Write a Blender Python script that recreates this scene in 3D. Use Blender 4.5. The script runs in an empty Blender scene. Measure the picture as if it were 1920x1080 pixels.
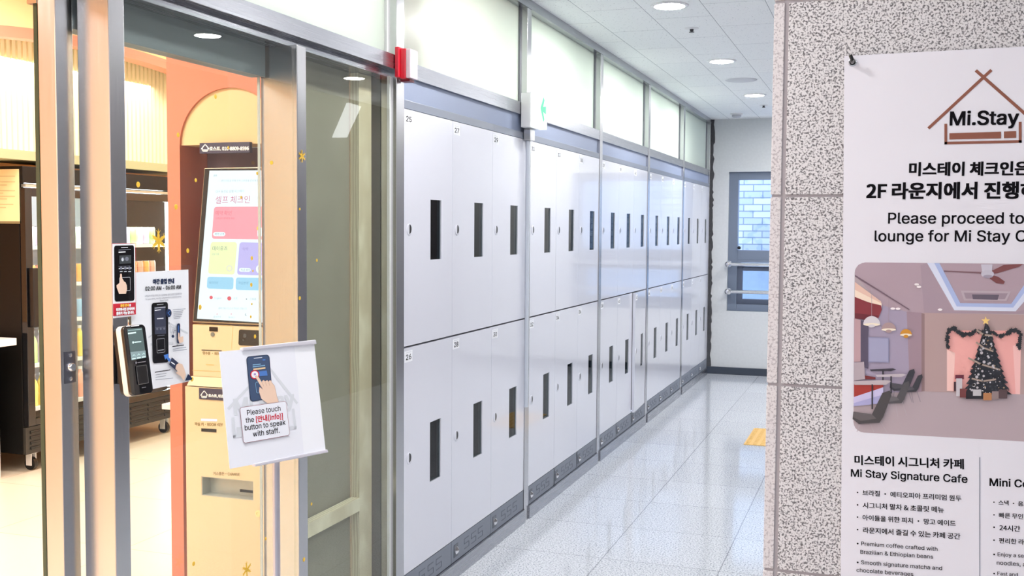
import bpy, bmesh, math, random
import numpy as np
from mathutils.geometry import delaunay_2d_cdt
from mathutils import Vector, Matrix

SC = bpy.context.scene
COL = SC.collection
# ------------------------------------------------------------------ camera, world, exposure
FPX, YAW, PITCH, ROLL = 1982.73, 0.336113, 0.0552749, 0.0065486
CAM = Vector((1.705, 0.0, 1.5))
F = Vector((-math.sin(YAW)*math.cos(PITCH), math.cos(YAW)*math.cos(PITCH), -math.sin(PITCH)))
R0 = F.cross(Vector((0, 0, 1))).normalized(); U0 = R0.cross(F)
R = R0*math.cos(ROLL)+U0*math.sin(ROLL); U = U0*math.cos(ROLL)-R0*math.sin(ROLL)
cd = bpy.data.cameras.new('camera'); cam = bpy.data.objects.new('camera', cd); COL.objects.link(cam)
cd.sensor_width = 36; cd.lens = FPX/1920*36; cd.clip_start = .05; cd.clip_end = 200
cam.matrix_world = Matrix(((R.x, U.x, -F.x, CAM.x), (R.y, U.y, -F.y, CAM.y), (R.z, U.z, -F.z, CAM.z), (0, 0, 0, 1)))
SC.camera = cam
vs = SC.view_settings
vs.view_transform = 'Standard'; vs.look = 'None'; vs.gamma = 1; vs.use_curve_mapping = False
vs.exposure = 0.86
SC.cycles.transparent_max_bounces = 32
W = bpy.data.worlds.new('daylight'); SC.world = W; W.use_nodes = True
W.node_tree.nodes['Background'].inputs[0].default_value = (.64, .76, 1.0, 1)
W.node_tree.nodes['Background'].inputs[1].default_value = 3.0
LAMP_COOL = 142.0       # corridor downlight diffusers
SHOP_W = 21.0         # shop ceiling panels and the added fill (watts each)
BACK_W = 8.5          # lamps of the room behind the lockers

def area(name, loc, sx, sy, power, col, rot=(0, 0, 0)):
    l = bpy.data.lights.new(name, 'AREA'); l.shape = 'RECTANGLE'; l.size = sx; l.size_y = sy
    l.energy = power; l.color = col
    o = bpy.data.objects.new(name, l); COL.objects.link(o); o.location = loc; o.rotation_euler = rot
    return o
for (x, y) in ((-1.2, .6), (-1.3, 2.5), (-2.3, 4.6), (-2.3, 6.3), (-2.3, 2.4), (-1.9, .2), (-1.0, -.7)):  # last one is added fill, brightening what the steel stiles mirror
    area('shop_panel_and_fill', (x, y, 2.93), .6, .6, SHOP_W, (1, .94, .86))
area('niche_cove_lamp', (-3.42, 5.6, 2.56), .2, 2.0, 12, (1, .93, .78), (0, math.radians(-20), 0))
for y in (4.3, 5.6, 6.9, 8.2, 9.3):
    area('back_room_lamp', (-.55, y, 2.62), .5, .9, BACK_W, (.96, 1, .93))
for y in (1.4, 2.8):
    area('transom_fill_lamp', (-.14, y, 2.645), .12, 1.2, 4, (.96, 1, .93))  # lamps added behind the door transom to make its glow cool
for (x, y) in ((1.6, -1.2), (3.2, -.6), (1.0, 1.0)):
    area('lobby_fill_lamp', (x, y, 2.62), .9, .9, 2.5, (.96, .95, 1))  # unseen fill lamps added over the lobby

# ------------------------------------------------------------------ helpers
def at(px, py, ax, v):
    d = F+R*((px-960)/FPX)-U*((py-540)/FPX)
    return CAM+d*((v-CAM[ax])/d[ax])
def lin(c): return c/12.92 if c <= .04045 else ((c+.055)/1.055)**2.4
def rgb(r, g, b): return (lin(r/255), lin(g/255), lin(b/255), 1)
MATS = {}
def nt(name):
    m = bpy.data.materials.new(name); m.use_nodes = True
    return m, m.node_tree.nodes, m.node_tree.links, m.node_tree.nodes['Principled BSDF']
def mat(name, col, rough=.5, metal=0, emit=0, coat=0, spec=.5, var=0, vscale=8):
    if name in MATS: return MATS[name]
    m, n, l, p = nt(name)
    p.inputs['Base Color'].default_value = col; p.inputs['Roughness'].default_value = rough
    p.inputs['Metallic'].default_value = metal; p.inputs['Specular IOR Level'].default_value = spec
    p.inputs['Coat Weight'].default_value = coat; p.inputs['Coat Roughness'].default_value = .04
    if emit:
        p.inputs['Emission Color'].default_value = col; p.inputs['Emission Strength'].default_value = emit; p.inputs['Base Color'].default_value = (.02, .02, .02, 1)
    else:
        tc = n.new('ShaderNodeTexCoord'); no = n.new('ShaderNodeTexNoise'); no.inputs['Scale'].default_value = vscale
        no.inputs['Detail'].default_value = 4
        mx = n.new('ShaderNodeMix'); mx.data_type = 'RGBA'
        k = 1-var-.02
        mx.inputs[6].default_value = col; mx.inputs[7].default_value = (col[0]*k, col[1]*k, col[2]*k, 1)
        l.new(tc.outputs['Object'], no.inputs['Vector']); l.new(no.outputs['Fac'], mx.inputs[0]); l.new(mx.outputs[2], p.inputs['Base Color'])
    MATS[name] = m
    return m
def ramp(n, l, src, stops):
    r = n.new('ShaderNodeValToRGB'); e = r.color_ramp.elements
    while len(e) < len(stops): e.new(.5)
    for i, (p, c) in enumerate(stops): e[i].position = p; e[i].color = c
    l.new(src, r.inputs[0]); return r.outputs[0]
def granite(name, light, mid, dark, scale, rough, brick=None, spec=.5):
    m, n, l, p = nt(name)
    tc = n.new('ShaderNodeTexCoord')
    a = n.new('ShaderNodeTexNoise'); a.inputs['Scale'].default_value = scale; a.inputs['Detail'].default_value = 2.5; a.inputs['Roughness'].default_value = .6
    l.new(tc.outputs['Object'], a.inputs['Vector'])
    c = ramp(n, l, a.outputs['Fac'], [(.39, dark), (.455, mid), (.52, light), (.8, light)])
    if brick:
        mp = n.new('ShaderNodeMapping'); mp.inputs['Location'].default_value = brick['loc']
        l.new(tc.outputs['Object'], mp.inputs['Vector'])
        b = n.new('ShaderNodeTexBrick'); b.offset = 0; b.inputs['Scale'].default_value = 1
        b.inputs['Brick Width'].default_value = brick['w']; b.inputs['Row Height'].default_value = brick['h']
        b.inputs['Mortar Size'].default_value = brick['m']; b.inputs['Mortar Smooth'].default_value = .1
        b.inputs['Color1'].default_value = (1, 1, 1, 1); b.inputs['Color2'].default_value = (.93, .93, .93, 1); b.inputs['Mortar'].default_value = brick['c']
        l.new(mp.outputs[0], b.inputs['Vector'])
        mx = n.new('ShaderNodeMix'); mx.data_type = 'RGBA'; mx.blend_type = 'MULTIPLY'; mx.inputs[0].default_value = 1
        l.new(c, mx.inputs[6]); l.new(b.outputs['Color'], mx.inputs[7]); c = mx.outputs[2]
    l.new(c, p.inputs['Base Color']); p.inputs['Roughness'].default_value = rough; p.inputs['Specular IOR Level'].default_value = spec
    MATS[name] = m
    return m
def brickmat(name, c1, c2, mortar, w, h, ms, rough, off, axes='xy', loc=(0, 0, 0), speck=None, bump=0):
    m, n, l, p = nt(name)
    tc = n.new('ShaderNodeTexCoord'); sp = n.new('ShaderNodeSeparateXYZ'); cb = n.new('ShaderNodeCombineXYZ')
    l.new(tc.outputs['Object'], sp.inputs[0])
    l.new(sp.outputs['XYZ'.index(axes[0].upper())], cb.inputs[0]); l.new(sp.outputs['XYZ'.index(axes[1].upper())], cb.inputs[1])
    mp = n.new('ShaderNodeMapping'); mp.inputs['Location'].default_value = loc; l.new(cb.outputs[0], mp.inputs[0])
    b = n.new('ShaderNodeTexBrick'); b.offset = off; b.inputs['Scale'].default_value = 1
    b.inputs['Brick Width'].default_value = w; b.inputs['Row Height'].default_value = h; b.inputs['Mortar Size'].default_value = ms
    b.inputs['Mortar Smooth'].default_value = .15
    b.inputs['Color1'].default_value = c1; b.inputs['Color2'].default_value = c2; b.inputs['Mortar'].default_value = mortar
    l.new(mp.outputs[0], b.inputs['Vector']); c = b.outputs['Color']
    if speck:
        no = n.new('ShaderNodeTexNoise'); no.inputs['Scale'].default_value = speck[0]; no.inputs['Detail'].default_value = 1
        l.new(tc.outputs['Object'], no.inputs['Vector'])
        rc = ramp(n, l, no.outputs['Fac'], [(speck[1], speck[2]), (speck[1]+.05, (1, 1, 1, 1))])
        mx = n.new('ShaderNodeMix'); mx.data_type = 'RGBA'; mx.blend_type = 'MULTIPLY'; mx.inputs[0].default_value = 1
        l.new(c, mx.inputs[6]); l.new(rc, mx.inputs[7]); c = mx.outputs[2]
    l.new(c, p.inputs['Base Color']); p.inputs['Roughness'].default_value = rough
    if bump:
        bp = n.new('ShaderNodeBump'); bp.inputs['Strength'].default_value = bump; bp.inputs['Distance'].default_value = .01
        iv = n.new('ShaderNodeMath'); iv.operation = 'SUBTRACT'; iv.inputs[0].default_value = 1; l.new(b.outputs['Fac'], iv.inputs[1])
        l.new(iv.outputs[0], bp.inputs['Height']); l.new(bp.outputs[0], p.inputs['Normal'])
    MATS[name] = m
    return m
def steel(name, col, rough, vertical=True, streak=.12):
    m, n, l, p = nt(name)
    tc = n.new('ShaderNodeTexCoord'); mp = n.new('ShaderNodeMapping')
    mp.inputs['Scale'].default_value = (60, 60, .6) if vertical else (60, .6, 160)
    no = n.new('ShaderNodeTexNoise'); no.inputs['Scale'].default_value = 6; no.inputs['Detail'].default_value = 3
    l.new(tc.outputs['Object'], mp.inputs[0]); l.new(mp.outputs[0], no.inputs['Vector'])
    mr = n.new('ShaderNodeMapRange'); mr.inputs[3].default_value = rough-streak/2; mr.inputs[4].default_value = rough+streak/2
    l.new(no.outputs['Fac'], mr.inputs[0]); l.new(mr.outputs[0], p.inputs['Roughness'])
    p.inputs['Base Color'].default_value = col; p.inputs['Metallic'].default_value = 1
    MATS[name] = m
    return m
def glassmat(name, tint, refl=1.0, ior=1.5):
    m, n, l, p = nt(name); n.remove(p)
    out = n['Material Output']
    tr = n.new('ShaderNodeBsdfTransparent'); tr.inputs[0].default_value = tint
    gl = n.new('ShaderNodeBsdfGlossy'); gl.inputs['Roughness'].default_value = .0; gl.inputs[0].default_value = (1, 1, 1, 1)
    fr = n.new('ShaderNodeFresnel'); fr.inputs[0].default_value = ior
    ge = n.new('ShaderNodeNewGeometry'); iv = n.new('ShaderNodeMath'); iv.operation = 'SUBTRACT'; iv.inputs[0].default_value = refl
    ml = n.new('ShaderNodeMath'); ml.operation = 'MULTIPLY'; ml.use_clamp = True; iv.use_clamp = True
    l.new(ge.outputs['Backfacing'], iv.inputs[1]); l.new(iv.outputs[0], ml.inputs[0]); l.new(fr.outputs[0], ml.inputs[1])
    mx = n.new('ShaderNodeMixShader'); l.new(ml.outputs[0], mx.inputs[0]); l.new(tr.outputs[0], mx.inputs[1]); l.new(gl.outputs[0], mx.inputs[2])
    l.new(mx.outputs[0], out.inputs[0]); MATS[name] = m
    return m
def frosted(name, col):
    m, n, l, p = nt(name); n.remove(p); out = n['Material Output']
    a = n.new('ShaderNodeBsdfTranslucent'); a.inputs[0].default_value = col
    b = n.new('ShaderNodeBsdfDiffuse'); b.inputs[0].default_value = col
    g = n.new('ShaderNodeBsdfGlossy'); g.inputs['Roughness'].default_value = .25
    x = n.new('ShaderNodeMixShader'); x.inputs[0].default_value = .3; l.new(a.outputs[0], x.inputs[1]); l.new(b.outputs[0], x.inputs[2])
    y = n.new('ShaderNodeMixShader'); y.inputs[0].default_value = .05; l.new(x.outputs[0], y.inputs[1]); l.new(g.outputs[0], y.inputs[2])
    l.new(y.outputs[0], out.inputs[0]); MATS[name] = m
    return m

class B:
    def __init__(s): s.v = []; s.f = []; s.m = []; s.mats = []
    def mi(s, m):
        if m not in s.mats: s.mats.append(m)
        return s.mats.index(m)
    def add(s, vs_, fs, m=None):
        o = len(s.v); s.v += [Vector(q) for q in vs_]; s.f += [[o+i for i in f] for f in fs]
        s.m += [s.mi(m) if m else 0]*len(fs); return s
    def box(s, x0, x1, y0, y1, z0, z1, m=None):
        x0, x1 = sorted((x0, x1)); y0, y1 = sorted((y0, y1)); z0, z1 = sorted((z0, z1))
        return s.add([(x0, y0, z0), (x1, y0, z0), (x1, y1, z0), (x0, y1, z0), (x0, y0, z1), (x1, y0, z1), (x1, y1, z1), (x0, y1, z1)],
                     [(3, 2, 1, 0), (4, 5, 6, 7), (0, 1, 5, 4), (1, 2, 6, 5), (2, 3, 7, 6), (3, 0, 4, 7)], m)
    def obox(s, c, ax, h, m=None):
        c = Vector(c); a = [Vector(q)*k for q, k in zip(ax, h)]
        P = [c+a[0]*i+a[1]*j+a[2]*k for k in (-1, 1) for (i, j) in ((-1, -1), (1, -1), (1, 1), (-1, 1))]
        return s.add(P, [(3, 2, 1, 0), (4, 5, 6, 7), (0, 1, 5, 4), (1, 2, 6, 5), (2, 3, 7, 6), (3, 0, 4, 7)], m)
    def prism(s, pts, ext, m=None):
        pts = [Vector(q) for q in pts]; n = len(pts); e = Vector(ext)
        return s.add(pts+[q+e for q in pts], [list(range(n))[::-1], list(range(n, 2*n))]+[[i, (i+1) % n, n+(i+1) % n, n+i] for i in range(n)], m)
    def tube(s, path, r, n=12, m=None, caps=True):
        path = [Vector(q) for q in path]; rs = r if isinstance(r, (list, tuple)) else [r]*len(path)
        vs_ = []; fs = []; prev = None
        for i, q in enumerate(path):
            d = (path[min(i+1, len(path)-1)]-path[max(i-1, 0)]).normalized()
            if prev is None:
                a = d.orthogonal().normalized()
            else:
                a = (prev-d*prev.dot(d)).normalized()
            prev = a; b = d.cross(a)
            for k in range(n):
                t = 2*math.pi*k/n; vs_.append(q+(a*math.cos(t)+b*math.sin(t))*rs[i])
        for i in range(len(path)-1):
            for k in range(n):
                fs.append([i*n+k, i*n+(k+1) % n, (i+1)*n+(k+1) % n, (i+1)*n+k])
        if caps: fs += [list(range(n))[::-1], [(len(path)-1)*n+k for k in range(n)]]
        return s.add(vs_, fs, m)
    def lathe(s, c, axis, prof, n=24, m=None):
        c = Vector(c); axis = Vector(axis).normalized(); a = axis.orthogonal().normalized(); b = axis.cross(a)
        vs_ = []; fs = []
        for (r, h) in prof:
            for k in range(n):
                t = 2*math.pi*k/n; vs_.append(c+axis*h+(a*math.cos(t)+b*math.sin(t))*r)
        for i in range(len(prof)-1):
            for k in range(n): fs.append([i*n+k, i*n+(k+1) % n, (i+1)*n+(k+1) % n, (i+1)*n+k])
        if prof[0][0] > 0: fs.append(list(range(n))[::-1])
        if prof[-1][0] > 0: fs.append([(len(prof)-1)*n+k for k in range(n)])
        return s.add(vs_, fs, m)
    def build(s, name, m=None, parent=None, bevel=0, smooth=False, label=None):
        me = bpy.data.meshes.new(name); off = parent_origin(parent)
        me.from_pydata([tuple(q-off) for q in s.v], [], s.f)
        ms = s.mats if s.mats else [m]
        for q in ms: me.materials.append(q)
        if s.mats: me.polygons.foreach_set('material_index', s.m)
        bm = bmesh.new(); bm.from_mesh(me)
        if s.recalc: bmesh.ops.recalc_face_normals(bm, faces=bm.faces)
        if bevel:
            ed = [e for e in bm.edges if len(e.link_faces) == 2 and e.calc_face_angle(0) > .6]
            bmesh.ops.bevel(bm, geom=ed, offset=bevel, segments=2, affect='EDGES', profile=.6, clamp_overlap=True)
        bm.to_mesh(me); bm.free()
        if smooth:
            me.polygons.foreach_set('use_smooth', [True]*len(me.polygons))
            try: me.set_sharp_from_angle(angle=math.radians(40))
            except Exception: pass
        o = bpy.data.objects.new(name, me); COL.objects.link(o)
        if parent: o.parent = parent
        if label: o['label'] = label
        return o
    recalc = True
def parent_origin(p):
    v = Vector((0, 0, 0))
    while p: v = v+p.location; p = p.parent
    return v
def tag(o, label, cat, group=None, kind=None):
    o['label'] = label; o['category'] = cat
    if group: o['group'] = group
    if kind: o['kind'] = kind
    return o
def thing(name, label, cat, loc=(0, 0, 0), group=None):
    o = bpy.data.objects.new(name, None); COL.objects.link(o); o.location = loc; o.empty_display_size = .05
    return tag(o, label, cat, group)
def struct(name, b=None, m=None, label=None, cat=None, bevel=0, smooth=False):
    if b is None:
        o = bpy.data.objects.new(name, None); COL.objects.link(o)
    else: o = b.build(name, m, None, bevel, smooth)
    o['kind'] = 'structure'
    if label: o['label'] = label
    if cat: o['category'] = cat
    return o
def dup(root, loc, label, group=None):
    r = root.copy(); COL.objects.link(r); r.location = loc; r['label'] = label
    if group: r['group'] = group
    for ch in list(root.children):
        c = ch.copy(); COL.objects.link(c); c.parent = r
        for g in ch.children:
            d = g.copy(); COL.objects.link(d); d.parent = c
    return r

# printed matter: flat ink shapes laid on a real plane
_tc = {}
_ts = bpy.data.scenes.new('typesetting')
FONTS = {}
for _k, _f in (('latin', 'Inter.woff2'), ('cjk', 'Noto Sans CJK Regular.woff2')):
    try: FONTS[_k] = bpy.data.fonts.load(bpy.utils.resource_path('LOCAL')+'/datafiles/fonts/'+_f)
    except Exception: FONTS[_k] = None
def fill_outline(pts, edges):
    # triangulate the letter outlines and keep what the non-zero winding rule calls inside
    nx = {}
    for a, b in edges: nx.setdefault(a, []).append(b); nx.setdefault(b, []).append(a)
    seen = set(); E = []
    for st in range(len(pts)):
        if st in seen or st not in nx: continue
        seen.add(st); cur = st; nxt = st+1 if st+1 in nx[st] else nx[st][0]
        while True:
            E.append((cur, nxt))
            if nxt == st: break
            seen.add(nxt); c = [q for q in nx[nxt] if q != cur]
            if not c: break
            cur, nxt = nxt, c[0]
    if not E: return [], []
    r = delaunay_2d_cdt([Vector(p) for p in pts], E, [], 0, 1e-6)
    V = [(q[0], q[1]) for q in r[0]]; T = [list(t) for t in r[2]]
    if not T: return [], []
    P = np.array(V); A = np.array([pts[a] for a, b in E]); Bq = np.array([pts[b] for a, b in E])
    C = P[np.array(T)].mean(1)
    x, y = C[:, :1], C[:, 1:]
    d = (Bq[:, 0]-A[:, 0])[None]*(y-A[None, :, 1])-(x-A[None, :, 0])*(Bq[:, 1]-A[:, 1])[None]
    up = (A[None, :, 1] <= y) & (Bq[None, :, 1] > y) & (d > 0); dn = (A[None, :, 1] > y) & (Bq[None, :, 1] <= y) & (d < 0)
    wn = up.sum(1)-dn.sum(1)
    return V, [t for t, k in zip(T, wn) if k != 0]
def glyphs(s, bold):
    k = (s, bold)
    if k not in _tc:
        cu = bpy.data.curves.new('t', 'FONT'); cu.body = s; cu.size = 1; cu.resolution_u = 3; cu.fill_mode = 'NONE'
        fo = FONTS['cjk' if any(ord(c) > 0x2fff for c in s) else 'latin']
        if fo: cu.font = fo
        o = bpy.data.objects.new('t', cu); _ts.collection.objects.link(o)
        with bpy.context.temp_override(scene=_ts, view_layer=_ts.view_layers[0]):
            dg = bpy.context.evaluated_depsgraph_get(); me = bpy.data.meshes.new_from_object(o.evaluated_get(dg))
        v, f = fill_outline([(q.co.x, q.co.y) for q in me.vertices], [tuple(e.vertices) for e in me.edges])
        if bold > 0:    # heavier weight: the outline is struck again a hair to each side
            V, Fc = [], []
            for dx, dy in ((-1, -.7), (1, -.7), (1, .7), (-1, .7), (0, 0)):
                o_ = len(V); V += [(x+dx*bold, y+dy*bold) for x, y in v]; Fc += [[i+o_ for i in q] for q in f]
            v, f = V, Fc
        _tc[k] = (v, f)
        bpy.data.objects.remove(o); bpy.data.curves.remove(cu); bpy.data.meshes.remove(me)
    return _tc[k]
def width(s, bold):
    v = glyphs(s, bold)[0]
    return (min(q[0] for q in v), max(q[0] for q in v)) if v else (0, 1)
class Print:
    def __init__(s, o, u, v, lift=.0006, step=.00012):
        s.o = Vector(o); s.u = Vector(u).normalized(); s.v = Vector(v).normalized(); s.n = s.u.cross(s.v); s.k = 0; s.lift = lift; s.step = step
        s.b = B(); s.b.recalc = False
    def uv(s, px, py):
        d = F+R*((px-960)/FPX)-U*((py-540)/FPX); t = (s.o-CAM).dot(s.n)/d.dot(s.n); P = CAM+d*t-s.o
        return (P.dot(s.u), P.dot(s.v))
    def w(s, q): return s.o+s.u*q[0]+s.v*q[1]+s.n*(s.lift+s.k*s.step)
    def poly(s, m, pts, px=True):
        q = [s.uv(*p) if px else p for p in pts]
        a = sum(q[i][0]*q[(i+1) % len(q)][1]-q[(i+1) % len(q)][0]*q[i][1] for i in range(len(q)))
        if a < 0: q = q[::-1]
        s.b.add([s.w(p) for p in q], [list(range(len(q)))], m); s.k += 1
    def many(s, m, polys, px=True):
        k = s.k
        for p in polys: s.k = k; s.poly(m, p, px)
    def ell(s, m, cx, cy, rx, ry, n=20, a0=0, a1=360, px=True):
        full = abs(a1-a0) >= 360; c = n if full else n+1
        s.poly(m, [(cx+rx*math.cos(math.radians(a0+(a1-a0)*i/n)), cy-ry*math.sin(math.radians(a0+(a1-a0)*i/n))) for i in range(c)], px)
    def line(s, m, pts, wd, px=True):
        q = [s.uv(*p) if px else p for p in pts]
        for a, b in zip(q[:-1], q[1:]):
            dx, dy = b[0]-a[0], b[1]-a[1]; L = math.hypot(dx, dy) or 1; nx, ny = -dy/L*wd/2, dx/L*wd/2; ex, ey = dx/L*wd/2, dy/L*wd/2
            s.poly(m, [(a[0]+nx-ex, a[1]+ny-ey), (a[0]-nx-ex, a[1]-ny-ey), (b[0]-nx+ex, b[1]-ny+ey), (b[0]+nx+ex, b[1]+ny+ey)], False); s.k -= 1
        s.k += 1
    def rr(s, m, c, r, px=True, n=5):
        # rounded quad from corners tl,tr,br,bl
        q = [Vector(s.uv(*p) if px else p) for p in c]; out = []
        for i in range(4):
            p = q[i]; a = (q[i-1]-p).normalized(); b = (q[(i+1) % 4]-p).normalized(); k = p+(a+b)*r
            for j in range(n+1):
                t = j/n*math.pi/2; out.append(tuple(k-b*r*math.cos(t)-a*r*math.sin(t)))
        s.poly(m, out, False)
    def ring(s, m, c, r, wd, m2, px=True):
        s.rr(m, c, r, px)
        q = [Vector(s.uv(*p) if px else p) for p in c]; inn = []
        for i in range(4):
            a = (q[i-1]-q[i]).normalized(); b = (q[(i+1) % 4]-q[i]).normalized(); inn.append(tuple(q[i]+(a+b)*wd))
        s.rr(m2, inn, max(r-wd, .0002), False)
    def text(s, m, t, p0, p1, fit=None, bold=0, asp=1.0, px=True):
        a = Vector(s.uv(*p0) if px else p0); b = Vector(s.uv(*p1) if px else p1)
        fit = fit or t; x0, x1 = width(fit, bold); x0t, _ = width(t, bold); d = b-a; sc = d.length/max(x1-x0, 1e-6); d.normalize(); up = Vector((-d.y, d.x))
        v, f = glyphs(t, bold)
        s.b.add([s.w(a+d*((q[0]-x0t)*sc)+up*(q[1]*sc*asp))+s.n*(s.step*.15*(i*5//max(len(v), 1))) for i, q in enumerate(v)], f, m); s.k += 1
    def build(s, name, parent): return s.b.build(name, None, parent)

# ------------------------------------------------------------------ materials
M_floor = granite('polished_granite', rgb(218, 222, 229), rgb(190, 195, 204), rgb(146, 151, 162), 130, .08,
                  {'loc': (.0 - .0, -.392, 0), 'w': .531, 'h': .531, 'm': .0022, 'c': (.5, .5, .52, 1)}, .55)
M_gran = granite('flamed_granite', rgb(226, 222, 224), rgb(176, 172, 175), rgb(104, 100, 104), 235, .75)
M_gran2 = granite('fine_granite', rgb(222, 216, 218), rgb(210, 203, 206), rgb(182, 174, 178), 190, .75)
M_mortar = mat('grey_mortar', rgb(168, 160, 164), .9)
M_ceil = brickmat('ceiling_tile', rgb(250, 252, 254), rgb(246, 249, 252), rgb(150, 155, 165), .62, .313, .0016, .9, .5, 'yx', (0.10, .13, 0), (95, .27, (.55, .56, .6, 1)))
M_shopfloor = brickmat('cream_tile', rgb(234, 222, 203), rgb(231, 219, 199), rgb(190, 170, 140), .8, .8, .0025, .3, 0, 'xy')
M_wall = mat('grey_plaster', rgb(226, 229, 231), .9, var=.1, vscale=40)
M_base = mat('dark_skirting', rgb(62, 70, 84), .5)
M_steel = steel('brushed_steel', (.56, .56, .58, 1), .24)
M_steelh = steel('brushed_steel_rail', (.42, .43, .47, 1), .26, False)
M_steeld = steel('dark_steel', (.22, .22, .26, 1), .3)
M_chrome = mat('polished_chrome', (.8, .8, .82, 1), .08, 1)
M_glass = glassmat('clear_glass', (.965, .985, .97, 1))
M_dark = glassmat('smoked_acrylic', (.26, .34, .36, 1), .7, 1.35)
M_acryl = glassmat('clear_acrylic', (.995, .998, 1, 1), .8)
M_edge = mat('green_glass_edge', rgb(62, 74, 58), .15)
M_frost = frosted('frosted_glass', (.88, .93, .885, 1))
M_lock = mat('locker_white', rgb(226, 228, 240), .22, coat=.55, spec=.5)
M_lockin = mat('locker_inside', rgb(24, 34, 38), .6)
M_fill = mat('grey_blue_panel', rgb(150, 162, 190), .45)
M_fill2 = mat('grey_blue_strip', rgb(122, 130, 148), .3)
M_kick = mat('kick_grey', rgb(130, 137, 150), .5)
M_black = mat('black_plastic', rgb(18, 18, 22), .3)
M_blackg = mat('gloss_black', rgb(10, 11, 16), .06, coat=.5)
M_white = mat('white_plastic', rgb(236, 236, 238), .35)
M_paper = mat('white_paper', rgb(244, 246, 253), .7)
M_banner = mat('banner_vinyl', rgb(234, 231, 240), .45)
M_ink = mat('black_ink', rgb(10, 7, 14), .7, spec=.12)
M_inkg = mat('grey_ink', rgb(120, 124, 140), .6)
M_inkl = mat('pale_ink', rgb(218, 222, 230), .6)
M_brown = mat('brown_ink', rgb(142, 84, 66), .6)
M_red = mat('red_plastic', rgb(222, 36, 58), .3)
M_redink = mat('red_ink', rgb(206, 20, 52), .6)
M_navy = mat('navy_ink', rgb(30, 46, 82), .6, spec=.15)
M_blue = mat('blue_ink', rgb(70, 130, 220), .6)
M_skin = mat('skin_ink', rgb(240, 208, 186), .6)
M_gold = mat('gold_sticker', rgb(238, 194, 62), .35)
M_peach = mat('peach_paint', rgb(238, 190, 140), .8)
M_coral = mat('coral_paint', rgb(206, 126, 103), .7)
M_plum = mat('plum_paint', rgb(120, 98, 112), .8, var=.12, vscale=25)
M_yell = mat('pale_yellow_paint', rgb(226, 192, 148), .7)
M_kio = mat('kiosk_cream', rgb(222, 200, 168), .35)
M_cream = mat('cream_slat', rgb(255, 246, 214), .6)
M_sage = mat('sage_strip', rgb(172, 170, 134), .6)
M_ply = mat('plywood_grey', rgb(158, 154, 138), .8, var=.18, vscale=6)
M_grey = mat('grey_fibre_board', rgb(108, 108, 102), .85, var=.08)
M_tact = mat('tactile_yellow', rgb(226, 184, 110), .6)
M_bluegrey = mat('window_frame_grey', rgb(120, 132, 152), .4)
M_fridge = mat('fridge_black', rgb(15, 15, 16), .4, spec=.25)
M_fgrey = mat('fridge_grille', rgb(46, 46, 44), .45)
M_yink = mat('yellow_ink', rgb(250, 205, 70), .6)
def wood(name, c1, c2):
    m, n, l, p = nt(name)
    tc = n.new('ShaderNodeTexCoord'); mp = n.new('ShaderNodeMapping'); mp.inputs['Scale'].default_value = (9, 1.6, 1.2)
    w = n.new('ShaderNodeTexWave'); w.inputs['Scale'].default_value = 3; w.inputs['Distortion'].default_value = 6; w.inputs['Detail'].default_value = 3
    l.new(tc.outputs['Object'], mp.inputs[0]); l.new(mp.outputs[0], w.inputs['Vector'])
    l.new(ramp(n, l, w.outputs['Fac'], [(0, c1), (1, c2)]), p.inputs['Base Color']); p.inputs['Roughness'].default_value = .7
    return m
M_wood = wood('pine_timber', rgb(232, 226, 200), rgb(206, 196, 166))
M_brick = brickmat('painted_brick', rgb(208, 216, 228), rgb(176, 188, 206), rgb(138, 150, 172), .21, .075, .006, .9, .5, 'xz', (0, 0, 0), (9, .36, (.8, .86, .95, 1)), .9)
M_render = mat('outdoor_render', rgb(150, 170, 196), .9, var=.2, vscale=12)

# ------------------------------------------------------------------ room shell
H = 2.655
struct('floor', B().box(0, 4.6, -4, 11.15, -.05, 0), M_floor, 'grey speckled polished granite floor tiles', 'floor')
struct('ceiling', B().box(-.02, 4.6, -4, 11.15, H, H+.05), M_ceil, 'white mineral fibre ceiling tiles', 'ceiling')
wb = B(); X0, X1, Z0, Z1 = .185, 1.5, .664, 2.113
wb.box(-.15, X0, 11.15, 11.35, 0, H); wb.box(X1, 2.85, 11.15, 11.35, 0, H); wb.box(X0, X1, 11.15, 11.35, 0, Z0); wb.box(X0, X1, 11.15, 11.35, Z1, H)
struct('wall_end', wb, M_wall, 'pale grey plaster wall at the end of the corridor', 'wall')
struct('baseboard_end', B().box(.0, 2.8, 11.13, 11.15, 0, .075), M_base)
struct('wall_corridor', B().box(2.8, 2.9, 2.9, 11.35, 0, H), granite('dark_granite', rgb(120, 116, 118), rgb(88, 84, 88), rgb(52, 50, 54), 160, .6))
struct('wall_lobby_rear', B().box(-.15, 4.7, -4.1, -4, 0, H), M_wall)
struct('wall_lobby', B().box(4.6, 4.7, -4, 2.4, 0, H), M_wall)
struct('wall_left', B().box(-.15, 0, -4, .75, 0, H), M_gran)
# granite wall on the right
gw = struct('wall_right', None, None, 'speckled grey granite tile wall behind the banner', 'wall')
B().box(1.483, 4.6, 2.2925, 2.9, 0, H).build('mortar_bed', M_mortar, gw)
zs = [0, .372, .775, 1.175, 1.574, 1.977, 2.38, H]
for z0, z1 in zip(zs[:-1], zs[1:]):
    B().box(1.4805, 1.502, 2.29, 2.9, z0+.003, z1-.003).build('granite_edge_strip', M_gran2, gw, .0015)
    for x0, x1 in ((1.5105, 2.31), (2.318, 3.12), (3.128, 3.93), (3.938, 4.6)):
        B().box(x0, x1, 2.29, 2.32, z0+.003, z1-.003).build('granite_tile', M_gran, gw, .0015)

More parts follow.
